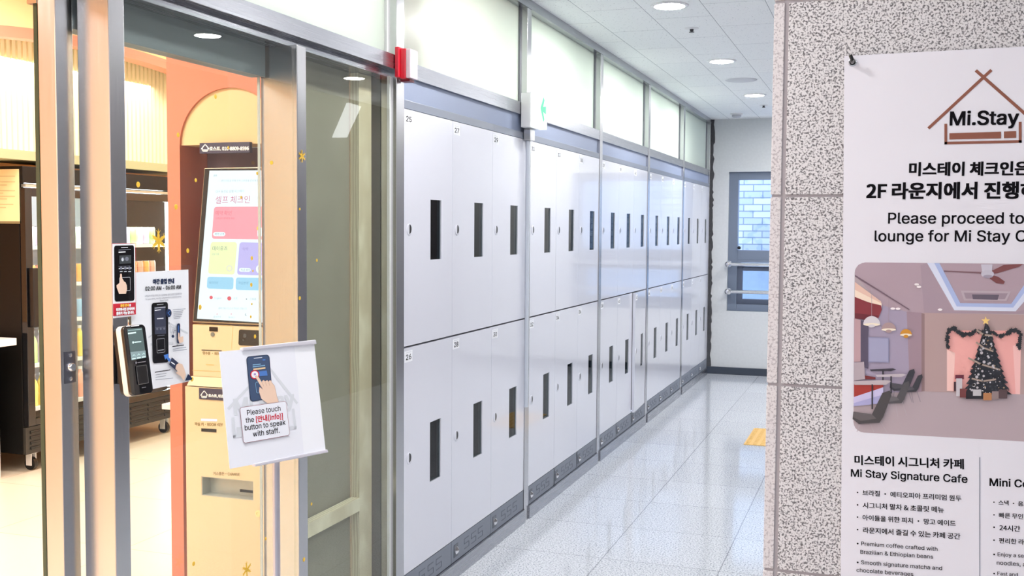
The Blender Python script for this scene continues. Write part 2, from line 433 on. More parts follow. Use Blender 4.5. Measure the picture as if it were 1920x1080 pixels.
# end window with outside wall
random.seed(4)
w1 = struct('window_1', None, None, 'blue grey aluminium window at the corridor end', 'window')
fb = B(); y0, y1 = 11.2, 11.3
fb.box(X0, X0+.095, y0, y1, Z0, Z1); fb.box(X1-.09, X1, y0, y1, Z0, Z1); fb.box(X0+.095, X1-.09, y0, y1, 2.03, Z1); fb.box(X0+.095, X1-.09, y0, y1, Z0, .735)
fb.box(X0+.095, X1-.09, y0, y1, 1.2, 1.3); fb.box(X0+.095, X1-.09, y0, y1, 1.13, 1.2)
fb.build('window_frame', M_bluegrey, w1, .004)
sb = B(); a, b = X0+.095, X1-.09
sb.box(a, a+.055, 11.22, 11.28, .735, 1.13); sb.box(b-.055, b, 11.22, 11.28, .735, 1.13); sb.box(a+.055, b-.055, 11.22, 11.28, 1.085, 1.13); sb.box(a+.055, b-.055, 11.22, 11.28, .735, .79)
sb.build('opening_sash', mat('sash_grey', rgb(92, 102, 122), .4), w1, .003)
B().box(X0+.1, X1-.1, 11.255, 11.263, 1.305, 2.025).build('pane', M_glass, w1)
B().box(a+.056, b-.056, 11.252, 11.258, .79, 1.085).build('pane', M_glass, w1)
B().lathe((X0+.115, 11.195, 1.325), (0, -1, 0), [(.018, 0), (.018, .012), (.012, .02), (.0, .021)], 16).build('handle_cap', M_black, w1)
for z, lb in ((1.156, 'upper stainless safety rail across the end window'), (.872, 'lower stainless safety rail across the end window')):
    t = thing('safety_rail', lb, 'handrail', (.2, 11.1, z), 'safety rails on the end window')
    B().tube([(.205, 11.09, z), (1.48, 11.09, z)], .02, 16).build('rail', M_chrome, t, smooth=True)
    for x in (.205, 1.48):
        B().lathe((x, 11.15, z), (0, -1, 0), [(.034, 0), (.034, .012), (.022, .02), (.018, .06), (.027, .066), (.03, .08), (.02, .092), (0, .094)], 20).build('bracket', M_chrome, t, smooth=True)
ow = struct('wall_outside', B().box(-1.5, 3.4, 12.25, 12.45, 1.08, 5), M_brick, 'pale painted brick wall outside the end window', 'wall')
struct('wall_outside_footing', B().box(-1.5, 3.4, 12.1, 12.45, -.3, 1.08), M_render)
# ragged dark sealant in the corner of the end wall
cb = B(); pts = []; z = 0
while z < H-.03:
    pts.append((.020+random.random()*.018, z)); z += .02+random.random()*.035
pts.append((.03, H-.002))
cb.prism([(-.02, 11.148, 0)]+[(x, 11.148, z) for x, z in pts]+[(-.02, 11.148, H-.002)], (0, -.006, 0))
struct('trim_sealant', cb, mat('dark_sealant', rgb(92, 92, 96), .9, var=.4, vscale=60))

# ------------------------------------------------------------------ steel facade: posts, rails, transoms
POST = [3.60, 5.112, 6.575, 8.04, 9.545, 11.085]
for i, y in enumerate(POST):
    struct('trim_%d' % (i+1), B().box(-.06, .004, y-.033, y+.033, 0, 2.61), M_steel, bevel=.0015)
struct('trim_7', B().box(-.06, .006, .75, 11.13, 2.61, H), M_steelh)
RZ0, RZ1 = 2.07, 2.13
for i in range(5):
    struct('trim_%d' % (8+i), B().box(-.05, .002, POST[i]+.033, POST[i+1]-.033, RZ0, RZ1), M_steelh, bevel=.001)
hb = B(); hb.box(-.14, .002, .75, POST[0]-.033, 2.085, 2.137); hb.box(-.14, -.035, .75, POST[0]-.033, 2.06, 2.085)
struct('trim_13', hb, M_steelh, 'brushed steel door header', 'rail')
for i in range(5):
    y0, y1 = POST[i]+.033, POST[i+1]-.033
    w = struct('window_%d' % (i+2), None, None, 'frosted transom pane above the lockers', 'window')
    B().box(-.05, -.04, y0+.012, y1-.012, RZ1, 2.61).build('frosted_pane', M_frost, w)
    f = B(); f.box(-.055, -.03, y0, y0+.012, RZ1, 2.61); f.box(-.055, -.03, y1-.012, y1, RZ1, 2.61); f.build('bead', M_steeld, w)
w = struct('window_7', None, None, 'frosted transom pane above the sliding door', 'window')
B().box(-.05, -.04, .8, POST[0]-.045, 2.137, 2.61).build('frosted_pane', M_frost, w)
B().box(-.055, -.03, POST[0]-.045, POST[0]-.033, 2.137, 2.61).build('bead', M_white, w)
# grey filler boards between locker tops and the rail
for i in range(5):
    y0, y1 = POST[i]+.034, POST[i+1]-.034
    struct('trim_%d' % (14+i), B().box(-.03, -.012, y0, y1, 1.986, RZ0), M_fill)
    struct('trim_%d' % (19+i), B().box(-.03, .0, y0, y1, 1.953, 1.985), M_fill2, bevel=.001)
for i in range(5):
    struct('trim_%d' % (24+i), B().box(-.03, .012, POST[i]+.034, POST[i+1]-.034, 0, .068), M_steelh)
struct('wall_transom_lightbox', B().box(-.24, -.23, .75, 3.6, 2.09, H).box(-.23, -.14, .75, 3.6, 2.09, 2.1), M_white)  # unseen box added to keep the cool light behind the door transom
# left jamb glass fin
struct('window_8', B().box(-.226, -.216, 2.05, 2.28, .02, 2.06), M_glass)
ed = B().box(-.2265, -.2155, 2.04, 2.05, .02, 2.06).build('glass_edge', M_edge, bpy.data.objects['window_8'])
B().box(-.235, -.207, 2.03, 2.062, 2.03, 2.06).build('clip', M_chrome, bpy.data.objects['window_8'])
# sliding leaf
d1 = struct('door_1', None, None, 'glass sliding door leaf pushed open behind the fixed pane', 'door')
LX0, LX1 = -.155, -.105
B().box(LX0, LX1, 1.978, 2.034, .01, 2.06).build('leading_stile', M_steel, d1, .002)
lp = B().box(LX1, LX1+.002, 1.99, 2.024, 1.13, 1.205).build('lock_plate', M_steeld, d1)
B().lathe((LX1+.002, 2.006, 1.168), (1, 0, 0), [(.011, 0), (.011, .006), (.008, .01), (0, .01)], 20).build('lock_cylinder', M_chrome, lp, smooth=True)
for z in (1.196, 1.14):
    B().lathe((LX1+.002, 2.006, z), (1, 0, 0), [(.005, 0), (.005, .002), (0, .003)], 12).build('screw', M_chrome, lp)
B().box(-.135, -.125, 2.034, 2.858, .08, 1.97).build('glass', M_glass, d1)
B().box(LX0, LX1, 2.034, 2.858, 1.965, 2.06).build('top_rail', mat('grey_rail', rgb(110, 120, 124), .45), d1)
B().box(LX0, LX1, 2.034, 2.858, .01, .08).build('bottom_rail', M_steelh, d1)
B().box(-.134, -.126, 2.858, 2.862, .08, 1.965).build('edge_trim', M_white, d1)
# fixed glazing
for k, (ya, yb, sw) in enumerate(((2.03, 2.87, .09), (2.924, 3.567, .129))):
    w = struct('window_%d' % (9+k), None, None, 'tall fixed glass pane beside the sliding door', 'window')
    if k == 0:
        B().box(-.09, 0, 2.032, 2.086, .0, 2.085).build('stile', M_steel, w, .002)
        B().box(-.1295, 0, 2.870, 2.924, .0, 2.06).build('stile', M_steel, w, .002)
        B().box(-.018, -.010, 2.086, 2.870, .06, 2.06).build('glass', M_glass, w)
        B().box(-.08, 0, 2.086, 2.870, .0, .06).build('bottom_rail', M_steelh, w)
    else:
        B().box(-.018, -.010, 2.924, 3.545, .06, 2.06).build('glass', M_glass, w)
        B().box(-.028, -.018, 3.552, 3.567, .06, 2.06).build('gasket_strip', M_white, w)
        B().box(-.08, 0, 2.924, 3.545, .0, .06).build('bottom_rail', M_steelh, w)

# ------------------------------------------------------------------ lockers
DW = None
def door_mesh(w, zb, zt, s0, s1, ws=.253, we=.365):
    b = B()
    for (y0, y1, z0, z1) in ((0, ws, zb, zt), (we, w, zb, zt), (ws, we, zb, s0), (ws, we, s1, zt)):
        b.box(-.02, 0, y0, y1, z0, z1)
    return b
def locker_proto(loc, w, upper):
    z0, z1 = (1.052, 1.951) if upper else (.168, 1.045)
    s0, s1 = (1.377, 1.617) if upper else (.475, .72)
    zl = 1.497 if upper else .615
    t = thing('locker', '', 'locker', loc)
    o = Vector(loc)
    def sh(b): b.v = [q+o for q in b.v]; return b
    # door face is one plate with a slot cut out of it
    bm_ = B(); ws, we = .253, .365
    yy = [0, ws, we, w]; zz = [z0, s0, s1, z1]
    for x, flip in ((0, False), (-.02, True)):
        for i in range(3):
            for j in range(3):
                if i == 1 and j == 1: continue
                q = [(x, yy[i]+.0012*(i == 0), zz[j]), (x, yy[i+1]-.0012*(i == 2), zz[j]), (x, yy[i+1]-.0012*(i == 2), zz[j+1]), (x, yy[i]+.0012*(i == 0), zz[j+1])]
                bm_.add(q, [[0, 1, 2, 3][::-1] if flip else [0, 1, 2, 3]])
    for (ya, yb, za, zb_) in ((0.0012, w-.0012, z0, z1), (ws, we, s0, s1)):
        q = [(0, ya, za), (0, yb, za), (0, yb, zb_), (0, ya, zb_)]; q2 = [(-.02, y, z) for _, y, z in q]
        bm_.add(q+q2, [[i, (i+1) % 4, 4+(i+1) % 4, 4+i] for i in range(4)])
    sh(bm_).build('door', M_lock, t)
    sh(B().box(-.009, -.005, ws-.004, we+.004, s0-.004, s1+.004)).build('window_pane', M_dark, t)
    # open box behind the door
    c = B(); c.box(-.5, -.485, .004, w-.004, z0, z1); c.box(-.485, -.021, .004, .012, z0, z1); c.box(-.485, -.021, w-.012, w-.004, z0, z1); c.box(-.485, -.021, .012, w-.012, z0, z0+.01); c.box(-.485, -.021, .012, w-.012, z1-.01, z1)
    sh(c).build('body', M_lockin, t)
    lk = sh(B().lathe((0, .052, zl), (1, 0, 0), [(.023, 0), (.023, .002), (.02, .003), (0, .003)], 24)).build('lock', M_lock, t)
    k = B(); pts = [(.0036, 0.048+.018*math.sin(a_*math.pi/10), zl+.002+.018*math.cos(a_*math.pi/10)) for a_ in range(11)]
    sh(k.prism(pts, (-.003, 0, 0))).build('key_slot', M_black, lk)
    sh(B().box(0, .0004, .010, .082, z1-.055, z1-.012)).build('number_label', M_paper, t)
    return t
gap = 0.0
num = 25
protos = {}; numbering = []
for bay in range(5):
    ya, yb = POST[bay]+.0345, POST[bay+1]-.0345
    w = (yb-ya)/3
    for c in range(3):
        for upper in (True, False):
            n = 25+(bay*3+c)*2+(0 if upper else 1)
            loc = (0.0, ya+c*w, 0.0)
            key = (bay, upper)
            lab = 'white locker numbered %d in the %s row, dark slot window' % (n, 'upper' if upper else 'lower')
            if n == 42: lab = 'white locker numbered 42 in the lower row, its door slightly ajar'
            grp = 'white lockers along the corridor'
            if key not in protos:
                t = locker_proto(loc, w, upper); t['label'] = lab; t['group'] = grp; protos[key] = t
            else:
                t = dup(protos[key], loc, lab, grp)
            numbering.append((t, n, loc, 1.951 if upper else 1.045))
            if n == 42:
                for q in t.children:
                    if q.name.split('.')[0] in ('door', 'window_pane', 'lock', 'number_label'):
                        # hinged on its far edge, left edge swung out a little
                        a_ = math.radians(2.8)
                        q.rotation_euler = (0, 0, a_)
                        q.location = (math.sin(a_)*w, w-math.cos(a_)*w, 0)
        # base panel under each column
        y0 = ya+c*w
        if bay == 0 and c == 0:
            bp = thing('base_panel', '', 'base panel', (0, y0, .07), 'base panels under the lockers')
            pb = B().box(-.02, .0, y0+.002, y0+w-.002, .07, .164, M_kick); M_emb = mat('emboss_grey', rgb(98, 104, 117), .5)
            for yy in (.15, .235, .32):
                for k2, dz in enumerate((0, .022, .044)):
                    pb.box(0, .0012, y0+yy, y0+yy+.055, .092+dz, .0945+dz, M_emb)
                    if k2 < 2:
                        ye = yy+.055 if k2 == 0 else yy
                        pb.box(0, .0012, y0+ye-.002, y0+ye, .092+dz, .0945+dz+.022, M_emb)
            pb.build('panel', None, bp)
            bz = B().box(0, .002, y0+.028, y0+.075, .088, .143).build('knob_plate', mat('plate_grey', rgb(90, 95, 106), .4), bp, .0008)
            B().lathe((.002, y0+.051, .116), (1, 0, 0), [(.017, 0), (.017, .004), (.012, .008), (.006, .012), (0, .013)], 20).build('knob', M_chrome, bz, smooth=True)
            bproto = bp
        else:
            bp = dup(bproto, (0, y0, .07), '', 'base panels under the lockers')
        bp['label'] = 'grey base panel with round chrome knob below lockers %d and %d' % (25+(bay*3+c)*2, 26+(bay*3+c)*2)

for t, n, loc, z1 in numbering:
    nl = [q for q in t.children if q.name.startswith('number_label')][0]
    P_ = Print((.0004, loc[1], 0), (0, 1, 0), (0, 0, 1), .0003)
    P_.line(M_inkl, [(.022, z1-.018), (.07, z1-.018)], .003, False)
    P_.text(M_ink, str(n), (.022, z1-.046), (.070, z1-.046), None, .012, .66, px=False)
    no_ = P_.build('number', None)
    off = Vector(loc); no_.data.transform(Matrix.Translation(-off)); no_.parent = nl
# ------------------------------------------------------------------ fittings on the facade
ex = thing('exit_sign', 'white box exit sign with green arrow, on the post between lockers 29 and 31', 'sign', (.01, 5.1, 2.0))
EX0, EX1, EZ0, EZ1 = 4.92, 5.125, 2.005, 2.175
B().box(.004, .055, 4.985, 5.125, EZ0, EZ1).build('housing', M_white, ex, .004)
B().box(.055, .095, 4.98, 5.13, EZ0-.002, EZ1+.004).build('light_box', mat('sign_white_glow', (.93, 1, .98, 1), .4, emit=.6), ex, .003)
pe = Print((.095, 4.98, EZ0), (0, 1, 0), (0, 0, 1), .001)
pe.poly(mat('arrow_green', (.02, .80, .42, 1), .4, emit=.5), [(.035, .095), (.085, .155), (.1, .14), (.078, .105), (.125, .112), (.125, .072), (.078, .08), (.1, .045), (.085, .03)], False)
pe.build('green_arrow', ex)
B().box(.004, .04, 5.03, 5.10, 1.945, EZ0-.006).build('wiring_box', M_steel, ex, .002)
cp = B().tube([(.018, 5.058, 1.944), (.018, 5.058, .60)], .0105, 14)
tag(cp.build('conduit_pipe', mat('pipe_white', rgb(205, 212, 224), .3), None, smooth=True), 'pale grey wiring conduit running down the post below the exit sign', 'pipe')
al = thing('alarm_light', 'red alarm light with clear front, at the right end of the door header', 'alarm light', (.004, 3.6, 2.1))
B().box(.004, .02, 3.55, 3.64, 2.055, 2.165).build('back_plate', M_red, al, .003)
B().box(.02, .042, 3.562, 3.63, 2.05, 2.16).build('red_body', M_red, al, .004)
B().box(.042, .062, 3.564, 3.628, 2.052, 2.158).build('clear_front', mat('pink_lens', rgb(238, 214, 226), .15), al, .004)
B().box(.012, .05, 3.58, 3.62, 2.042, 2.05).build('foot', mat('dark_red', rgb(120, 20, 34), .4), al)

# ceiling fittings
M_led = mat('led_diffuser', (1, .985, .96, 1), .4, emit=LAMP_COOL)
def downlight(x, y, label, group):
    t = thing('downlight', label, 'ceiling light', (x, y, H), group)
    B().lathe((x, y, H), (0, 0, -1), [(.098, 0), (.098, .004), (.088, .009), (.078, .007), (.078, .0)], 32).build('rim', M_white, t, smooth=True)
    b = B().lathe((x, y, H), (0, 0, -1), [(.078, .003), (.078, .006), (.04, .0075), (0, .008)], 32); b.build('diffuser', M_led, t)
    return t
dl = downlight(.645, 5.46, 'round ceiling downlight nearest the camera, cut by the top of the photo', 'downlights over the locker aisle')
YS = (7.33, 9.23)
dup(dl, (.645, 7.33, H), 'second round ceiling downlight, beside a dark sprinkler head', 'downlights over the locker aisle')
dup(dl, (.652, 9.23, H), 'round ceiling downlight farthest down the corridor', 'downlights over the locker aisle')
for x in (.645, 2.13):
    for y in (-2.06, -.18, 1.70, 3.58, 5.46, 7.33, 9.23):
        if x > 2 and 1.5 < y < 3.2: continue
        if x < 1 and y > 4: continue
        dup(dl, (x, y, H), 'round downlight in the lobby ceiling out of the photo' if x < 1 or y < 4 else 'round downlight of the second row, mirrored in the glass', 'downlights out of view')
dup(dl, (2.13, 10.6, H), 'round downlight out of view, added to brighten the end wall', 'downlights out of view')  # extra lamp, added because the end wall came out dark
dup(dl, (1.45, 10.3, H), 'round downlight hidden by the granite wall, added to light the corridor end', 'downlights out of view')  # second added lamp for the end wall, kept out of view
for (x, y, lb) in ((.648, 6.11, 'small sprinkler head between the first two downlights'), (.649, 9.99, 'small sprinkler head beyond the farthest downlight')):
    t = thing('sprinkler', lb, 'sprinkler', (x, y, H), 'sprinkler heads in the corridor ceiling')
    B().lathe((x, y, H), (0, 0, -1), [(.04, 0), (.04, .003), (.03, .006), (.0, .006)], 24).build('rosette', M_white, t, smooth=True)
    B().lathe((x, y, H-.006), (0, 0, -1), [(.011, 0), (.011, .008), (.006, .012), (.015, .015), (.015, .017), (0, .018)], 20).build('head', mat('sprinkler_dark', rgb(70, 70, 74), .4, .6), t, smooth=True)
t = thing('smoke_detector', 'white dome smoke detector on the ceiling by the end wall', 'detector', (.32, 10.64, H))
B().lathe((.32, 10.64, H), (0, 0, -1), [(.062, 0), (.062, .008), (.055, .012), (0, .012)], 28).build('base', M_white, t, smooth=True)
B().lathe((.32, 10.64, H-.012), (0, 0, -1), [(.045, 0), (.045, .018), (.034, .028), (0, .03)], 28).build('dome', mat('detector_grey', rgb(205, 206, 212), .4), t, smooth=True)
tag(B().lathe((.657, 8.29, H), (0, 0, -1), [(.12, 0), (.12, .003), (.11, .006), (.0, .006)], 32).build('speaker_grille', mat('grille_white', rgb(214, 216, 222), .7), None, smooth=True), 'flat round white speaker cover on the ceiling between downlights', 'speaker')
lpb = B().prism([(2.8, 8.46, 2.614), (2.8, 8.685, 2.606), (2.8, 8.41, 2.304), (2.8, 8.19, 2.285)], (-.03, 0, 0))  # glowing shape added to give the right pane its bright reflection
tag(lpb.build('mirror_glow_panel', mat('mirror_glow_white', (.93, .97, 1, 1), .4, emit=2.5), None), 'slanted glowing panel added on the dark wall opposite for the reflection in the right glass pane', 'glowing panel')
# tactile paving tile
tp = thing('tactile_tile', 'yellow studded tactile paving tile on the corridor floor by the granite wall', 'tactile paving', (.97, 7.8, 0))
B().box(.82, 1.12, 7.49, 8.14, 0.0005, .004).build('tile', M_tact, tp, .001)
st = B()
for i in range(6):
    for j in range(13):
        st.lathe((.845+i*.05, 7.515+j*.05, .004), (0, 0, 1), [(.015, 0), (.012, .004), (0, .0045)], 10)
so = st.build('stud', M_tact, tp, smooth=True); so['kind'] = 'stuff'

# ------------------------------------------------------------------ the shop behind the glass
SH = 3.0
struct('floor_shop', B().box(-4.2, 0, -1.4, 7.2, -.05, 0), M_shopfloor, 'cream tile floor of the shop', 'floor')
struct('ceiling_shop', B().box(-4.2, -.02, -1.4, 7.2, SH, SH+.05), M_peach)
struct('wall_shop_south', B().box(-4.2, 0, -1.5, -1.4, 0, SH), mat('pale_peach', rgb(254, 238, 214), .8))
struct('wall_shop_north', B().box(-4.2, -1.1, 7.2, 7.3, 0, SH), M_peach)
struct('wall_shop_west', B().box(-4.3, -4.2, -1.4, 7.2, 0, SH), M_peach)
struct('wall_facade_upper', B().box(-.1, -.02, -1.4, 11.15, H, SH), M_peach)
struct('wall_facade_end', B().box(-.1, -.02, -1.4, .75, 0, H), M_peach)
struct('wall_back', B().box(-1.2, -1.1, 3.9, 11.2, 0, SH), M_white)
struct('wall_back_end', B().box(-1.1, -.15, 11.15, 11.25, 0, SH), M_white)
struct('ceiling_back', B().box(-1.1, -.1, 3.9, 11.15, 2.66, 2.7), M_white)
struct('wall_partition', B().box(-.5, -.062, 3.565, 3.62, 0, 2.62), M_grey)
# arched niche front over the fridges
def arch_z(y): return 2.30+.34*max(0, 1-((y-5.75)/1.75)**2)**.5
ys = [4.0+.1*i for i in range(36)]
ab = B()
prof = [(y, arch_z(y)) for y in ys]
for (ya, za), (yb, zb) in zip(prof[:-1], prof[1:]):
    ab.prism([(-3.12, ya, za+.065), (-3.12, yb, zb+.065), (-3.12, yb, SH), (-3.12, ya, SH)], (-.1, 0, 0))
ab.box(-3.22, -3.12, 3.2, 4.0, 1.95, SH); ab.box(-3.22, -3.12, 7.5-.001, 7.19, 2.3, SH)
struct('wall_niche', ab, M_peach)
cb = B()
for (ya, za), (yb, zb) in zip(prof[:-1], prof[1:]):
    cb.prism([(-3.115, ya, za), (-3.115, yb, zb), (-3.115, yb, zb+.065), (-3.115, ya, za+.065)], (-.11, 0, 0))
struct('trim_arch', cb, M_coral)
sl = B().box(-3.50, -3.47, 3.9, 7.15, 1.95, 2.7)
for i in range(72): sl.box(-3.47, -3.455, 3.92+i*.045, 3.945+i*.045, 1.95, 2.7)
struct('wall_slatted', sl, M_cream)
struct('trim_sage', B().box(-3.5, -3.13, 3.9, 7.15, 1.895, 1.95), M_sage)
# coral partition with an arched niche for the kiosk
YC = 3.72
cx0, cx1 = at(316, 500, 1, YC).x, -.14
al_, ar_ = at(337, 280, 1, YC).x, at(527, 280, 1, YC).x
axc, aw = (al_+ar_)/2, (ar_-al_)/2
asz, atz = at(430, 270, 1, YC).z, at(430, 164, 1, YC).z
arc = [(axc-aw*math.cos(math.pi*i/24), asz+(atz-asz)*math.sin(math.pi*i/24)) for i in range(25)]
pb = B()
pb.box(cx0, al_, YC, YC+.2, 0, SH); pb.box(ar_, cx1, YC, YC+.2, 0, SH)
for (xa, za), (xb, zb) in zip(arc[:-1], arc[1:]):
    pb.prism([(xa, YC, za), (xb, YC, zb), (xb, YC, SH), (xa, YC, SH)], (0, .2, 0))
struct('wall_coral', pb, M_coral, 'coral partition with an arched niche around the kiosk', 'wall')
struct('wall_niche_back', B().box(al_, ar_, YC+.19, YC+.21, 0, asz), M_plum)
struct('trim_arch_panel', B().prism([(x, YC+.012, z) for x, z in arc], (0, .17, 0)), M_yell)

# plywood lining and timber studs behind the right glass pane
struct('wall_lining', B().box(-.135, -.125, 2.93, 3.44, 0, 2.06), M_ply)
tag(B().box(-.125, -.088, 3.445, 3.545, 0.0, 2.06).build('timber_stud', M_wood, None, .002), 'upright pine stud standing behind the right glass pane', 'timber')
tag(B().box(-.12, -.085, 2.93, 3.443, .462, .512).build('timber_rail', M_wood, None, .002), 'short horizontal pine rail behind the right glass pane', 'timber')

# host phone plates
def plate(P, px4, parent, s, p0, p1, fit=None):
    P.poly(M_navyp, px4)
    return P
M_navyp = mat('plate_navy', rgb(62, 58, 84), .5)
def house(P, m, cx, cy, w, h, t):
    P.line(m, [(cx-w/2, cy+h*.15), (cx, cy-h/2), (cx+w/2, cy+h*.15)], t)
    P.line(m, [(cx-w*.36, cy+h*.15), (cx-w*.36, cy+h/2), (cx+w*.36, cy+h/2), (cx+w*.36, cy+h*.15)], t)
    P.poly(m, [(cx-w*.26, cy+h*.24), (cx+w*.26, cy+h*.24), (cx+w*.26, cy+h*.38), (cx-w*.26, cy+h*.38)])
hp = thing('host_plate', 'dark purple host phone plate hanging below the yellow arch panel', 'sign', at(420, 277, 1, YC))
p0, p1 = at(375, 288, 1, YC-.006), at(468.5, 266, 1, YC-.006)
B().box(p0.x, p1.x, YC-.008, YC+.01, p0.z, p1.z).build('plate', M_navyp, hp)
P_ = Print((p0.x, YC-.008, p0.z), (1, 0, 0), (0, 0, 1), .001)
house(P_, M_paper, 385, 277, 14, 13, .004)
P_.text(M_paper, '호스트. 010-8809-8596', (393, 282), (467, 281.5), None, .015)
P_.build('lettering', hp)

# self check-in kiosk
KY = 3.60
xl, xr = at(361, 640, 1, KY).x, at(499, 640, 1, KY).x
k = thing('check_in_kiosk', 'cream yellow self check-in kiosk with a tall tilted touch screen', 'kiosk', ((xl+xr)/2, KY+.1, 0))
zU, zM, zL = at(430, 611, 1, KY).z, at(420, 709, 1, KY).z, at(420, 727, 1, KY-.03).z
B().box(xl, xr, KY, KY+.16, zM, zU).build('upper_housing', M_kio, k, .004)
xl2, xr2 = at(348, 800, 1, KY-.03).x, at(498, 800, 1, KY-.03).x
B().prism([(xl2+.008, KY, zM), (xl2+.008, KY-.03, zL), (xl2+.008, KY+.16, zL), (xl2+.008, KY+.16, zM)], (xr2-xl2-.016, 0, 0)).build('shoulder', M_kio, k)
# cabinet shell with a real pocket for the change tray
ka, kb = at(378, 930, 1, KY-.03), at(475, 897, 1, KY-.03); kz0, kz1 = at(378, 929, 1, KY-.03).z, at(430, 898, 1, KY-.03).z
lc = B(); xx = [xl2, ka.x, kb.x, xr2]; zz = [0, kz0, kz1, zL-.004]
for i in range(3):
    for j in range(3):
        if i == 1 and j == 1: continue
        lc.add([(xx[i], KY-.03, zz[j]), (xx[i+1], KY-.03, zz[j]), (xx[i+1], KY-.03, zz[j+1]), (xx[i], KY-.03, zz[j+1])], [(0, 1, 2, 3)])
q = [(ka.x, kz0), (kb.x, kz0), (kb.x, kz1), (ka.x, kz1)]
lc.add([(x, KY-.03, z) for x, z in q]+[(x, KY+.035, z) for x, z in q], [(0, 1, 5, 4), (1, 2, 6, 5), (2, 3, 7, 6), (3, 0, 4, 7), (4, 5, 6, 7)])
q = [(xl2, 0), (xr2, 0), (xr2, zL-.004), (xl2, zL-.004)]
lc.add([(x, KY-.03, z) for x, z in q]+[(x, KY+.16, z) for x, z in q], [(0, 1, 5, 4), (1, 2, 6, 5), (2, 3, 7, 6), (3, 0, 4, 7), (4, 5, 6, 7)])
lc.build('lower_cabinet', M_kio, k)
# seam shadow set in as a thin black strip, without a gap
B().box(xl+.004, xr-.004, KY+.004, KY+.15, zM-.003, zM+.003).build('seam_shade_strip', M_black, k)
PU = Print((xl, KY, zM), (1, 0, 0), (0, 0, 1), .0006)
M_kline = mat('kiosk_seam', rgb(206, 180, 120), .5)
M_ktext = mat('kiosk_text', rgb(150, 126, 84), .6)
PU.line(M_kline, [(364, 608), (437, 611), (434, 655)], .0018)
PU.line(M_kline, [(449, 612), (490, 613)], .0018)
PU.line(M_kline, [(361, 694), (420, 697)], .002)
PU.poly(M_black, [(378, 655.5), (416, 657), (416, 658.6), (378, 657)])
PU.text(M_ktext, '영수증 · RECEIPT', (380, 664), (424, 666), None, .01)
PU.line(M_kline, [(387, 683.5), (401, 684.2)], .003)
PU.build('printed_marks', k)
a_, b_ = at(393, 621, 1, KY), at(408.5, 613.5, 1, KY)
B().box(a_.x, b_.x, KY-.003, KY+.01, a_.z, b_.z).build('scanner_window', M_blackg, k, .001)
c_ = at(399, 627, 1, KY)
B().lathe((c_.x, KY, c_.z), (0, -1, 0), [(.009, 0), (.009, .003), (.0, .004)], 16).build('receipt_light', mat('lens_grey', rgb(120, 120, 116), .3), k)
cp_ = thing
PB = Print((xl, KY-.005, zM), (1, 0, 0), (0, 0, 1), .0004)
bp_ = B(); bp_.recalc = True
rp = Print((xl, KY, zM), (1, 0, 0), (0, 0, 1))
q = [rp.uv(*p) for p in ((449, 617.5), (488, 619.5), (487.5, 649), (448, 647))]
pr = Print((xl, KY, zM), (1, 0, 0), (0, 0, 1), .004, 0); pr.rr(M_blackg, q, .008, False)
bp_.prism([v.copy() for v in pr.b.v], (0, .008, 0)); bp_.build('card_reader', M_blackg, k)
pr2 = Print((xl, KY-.004, zM), (1, 0, 0), (0, 0, 1), .0006)
pr2.ell(mat('reader_grey', rgb(70, 70, 72), .4), 459, 629.5, 3.2, 4); pr2.ell(mat('reader_grey', rgb(70, 70, 72), .4), 456, 638, 1.4, 1.8); pr2.build('reader_dots', k)
# lower cabinet details
KL = KY-.03
PL = Print((xl2, KL, 0), (1, 0, 0), (0, 0, 1), .0006)
PL.poly(mat('key_light_pink', (1, .62, .95, 1), .5, emit=1.0), [(377, 785), (407, 786), (407, 790), (377, 789)])
PL.text(M_ktext, '객실 키·ROOM KEY', (365, 797.5), (418, 799), None, .012)
PL.poly(M_black, [(377.5, 803), (406, 804.5), (406, 811), (377.5, 809)])
PL.text(M_ktext, '거스름돈·CHANGE', (400, 890), (450, 892), None, .012)
PL.build('printed_marks', k)
hx0, hx1 = at(374, 750, 1, KL).x, at(452, 750, 1, KL).x; hz0, hz1 = at(374, 748, 1, KL).z, at(374, 727, 1, KL).z
B().box(hx0, hx1, KL-.003, KL, hz0, hz1).build('host_label', M_navyp, k)
PH = Print((hx0, KL-.003, 0), (1, 0, 0), (0, 0, 1), .0006)
house(PH, M_paper, 383, 739, 13, 13, .003)
PH.text(M_paper, '호스트, 010-8809-8596', (391, 744), (413, 745), '호스트, 0', .02)
PH.build('label_lettering', k)
a_, b_ = at(378, 930, 1, KL), at(475, 897, 1, KL)
cz0, cz1 = at(378, 929, 1, KL).z, at(430, 898, 1, KL).z
tr_ = B(); M_tray = mat('tray_steel', rgb(186, 188, 184), .35, .3)
tr_.box(a_.x, b_.x, KL+.055, KL+.06, cz0, cz1, M_tray); tr_.box(a_.x, a_.x+.003, KL+.002, KL+.055, cz0, cz1, M_tray); tr_.box(b_.x-.003, b_.x, KL+.002, KL+.055, cz0, cz1, M_tray)
tr_.box(a_.x+.003, b_.x-.003, KL+.002, KL+.055, cz0, cz0+.003, M_tray); tr_.box(a_.x+.003, b_.x-.003, KL+.002, KL+.055, cz1-.003, cz1, M_tray)
tr_.box(at(436, 920, 1, KL).x, b_.x-.006, KL+.051, KL+.056, cz0+.016, cz0+.026, M_black)
tr_.build('change_tray', None, k)
c_ = at(485, 963, 1, KL)
B().lathe((c_.x, KL, c_.z), (0, -1, 0), [(.014, 0), (.014, .003), (.008, .004), (.007, .002), (0, .002)], 20).build('cabinet_lock', mat('lock_cream', rgb(236, 216, 164), .3, .3), k)
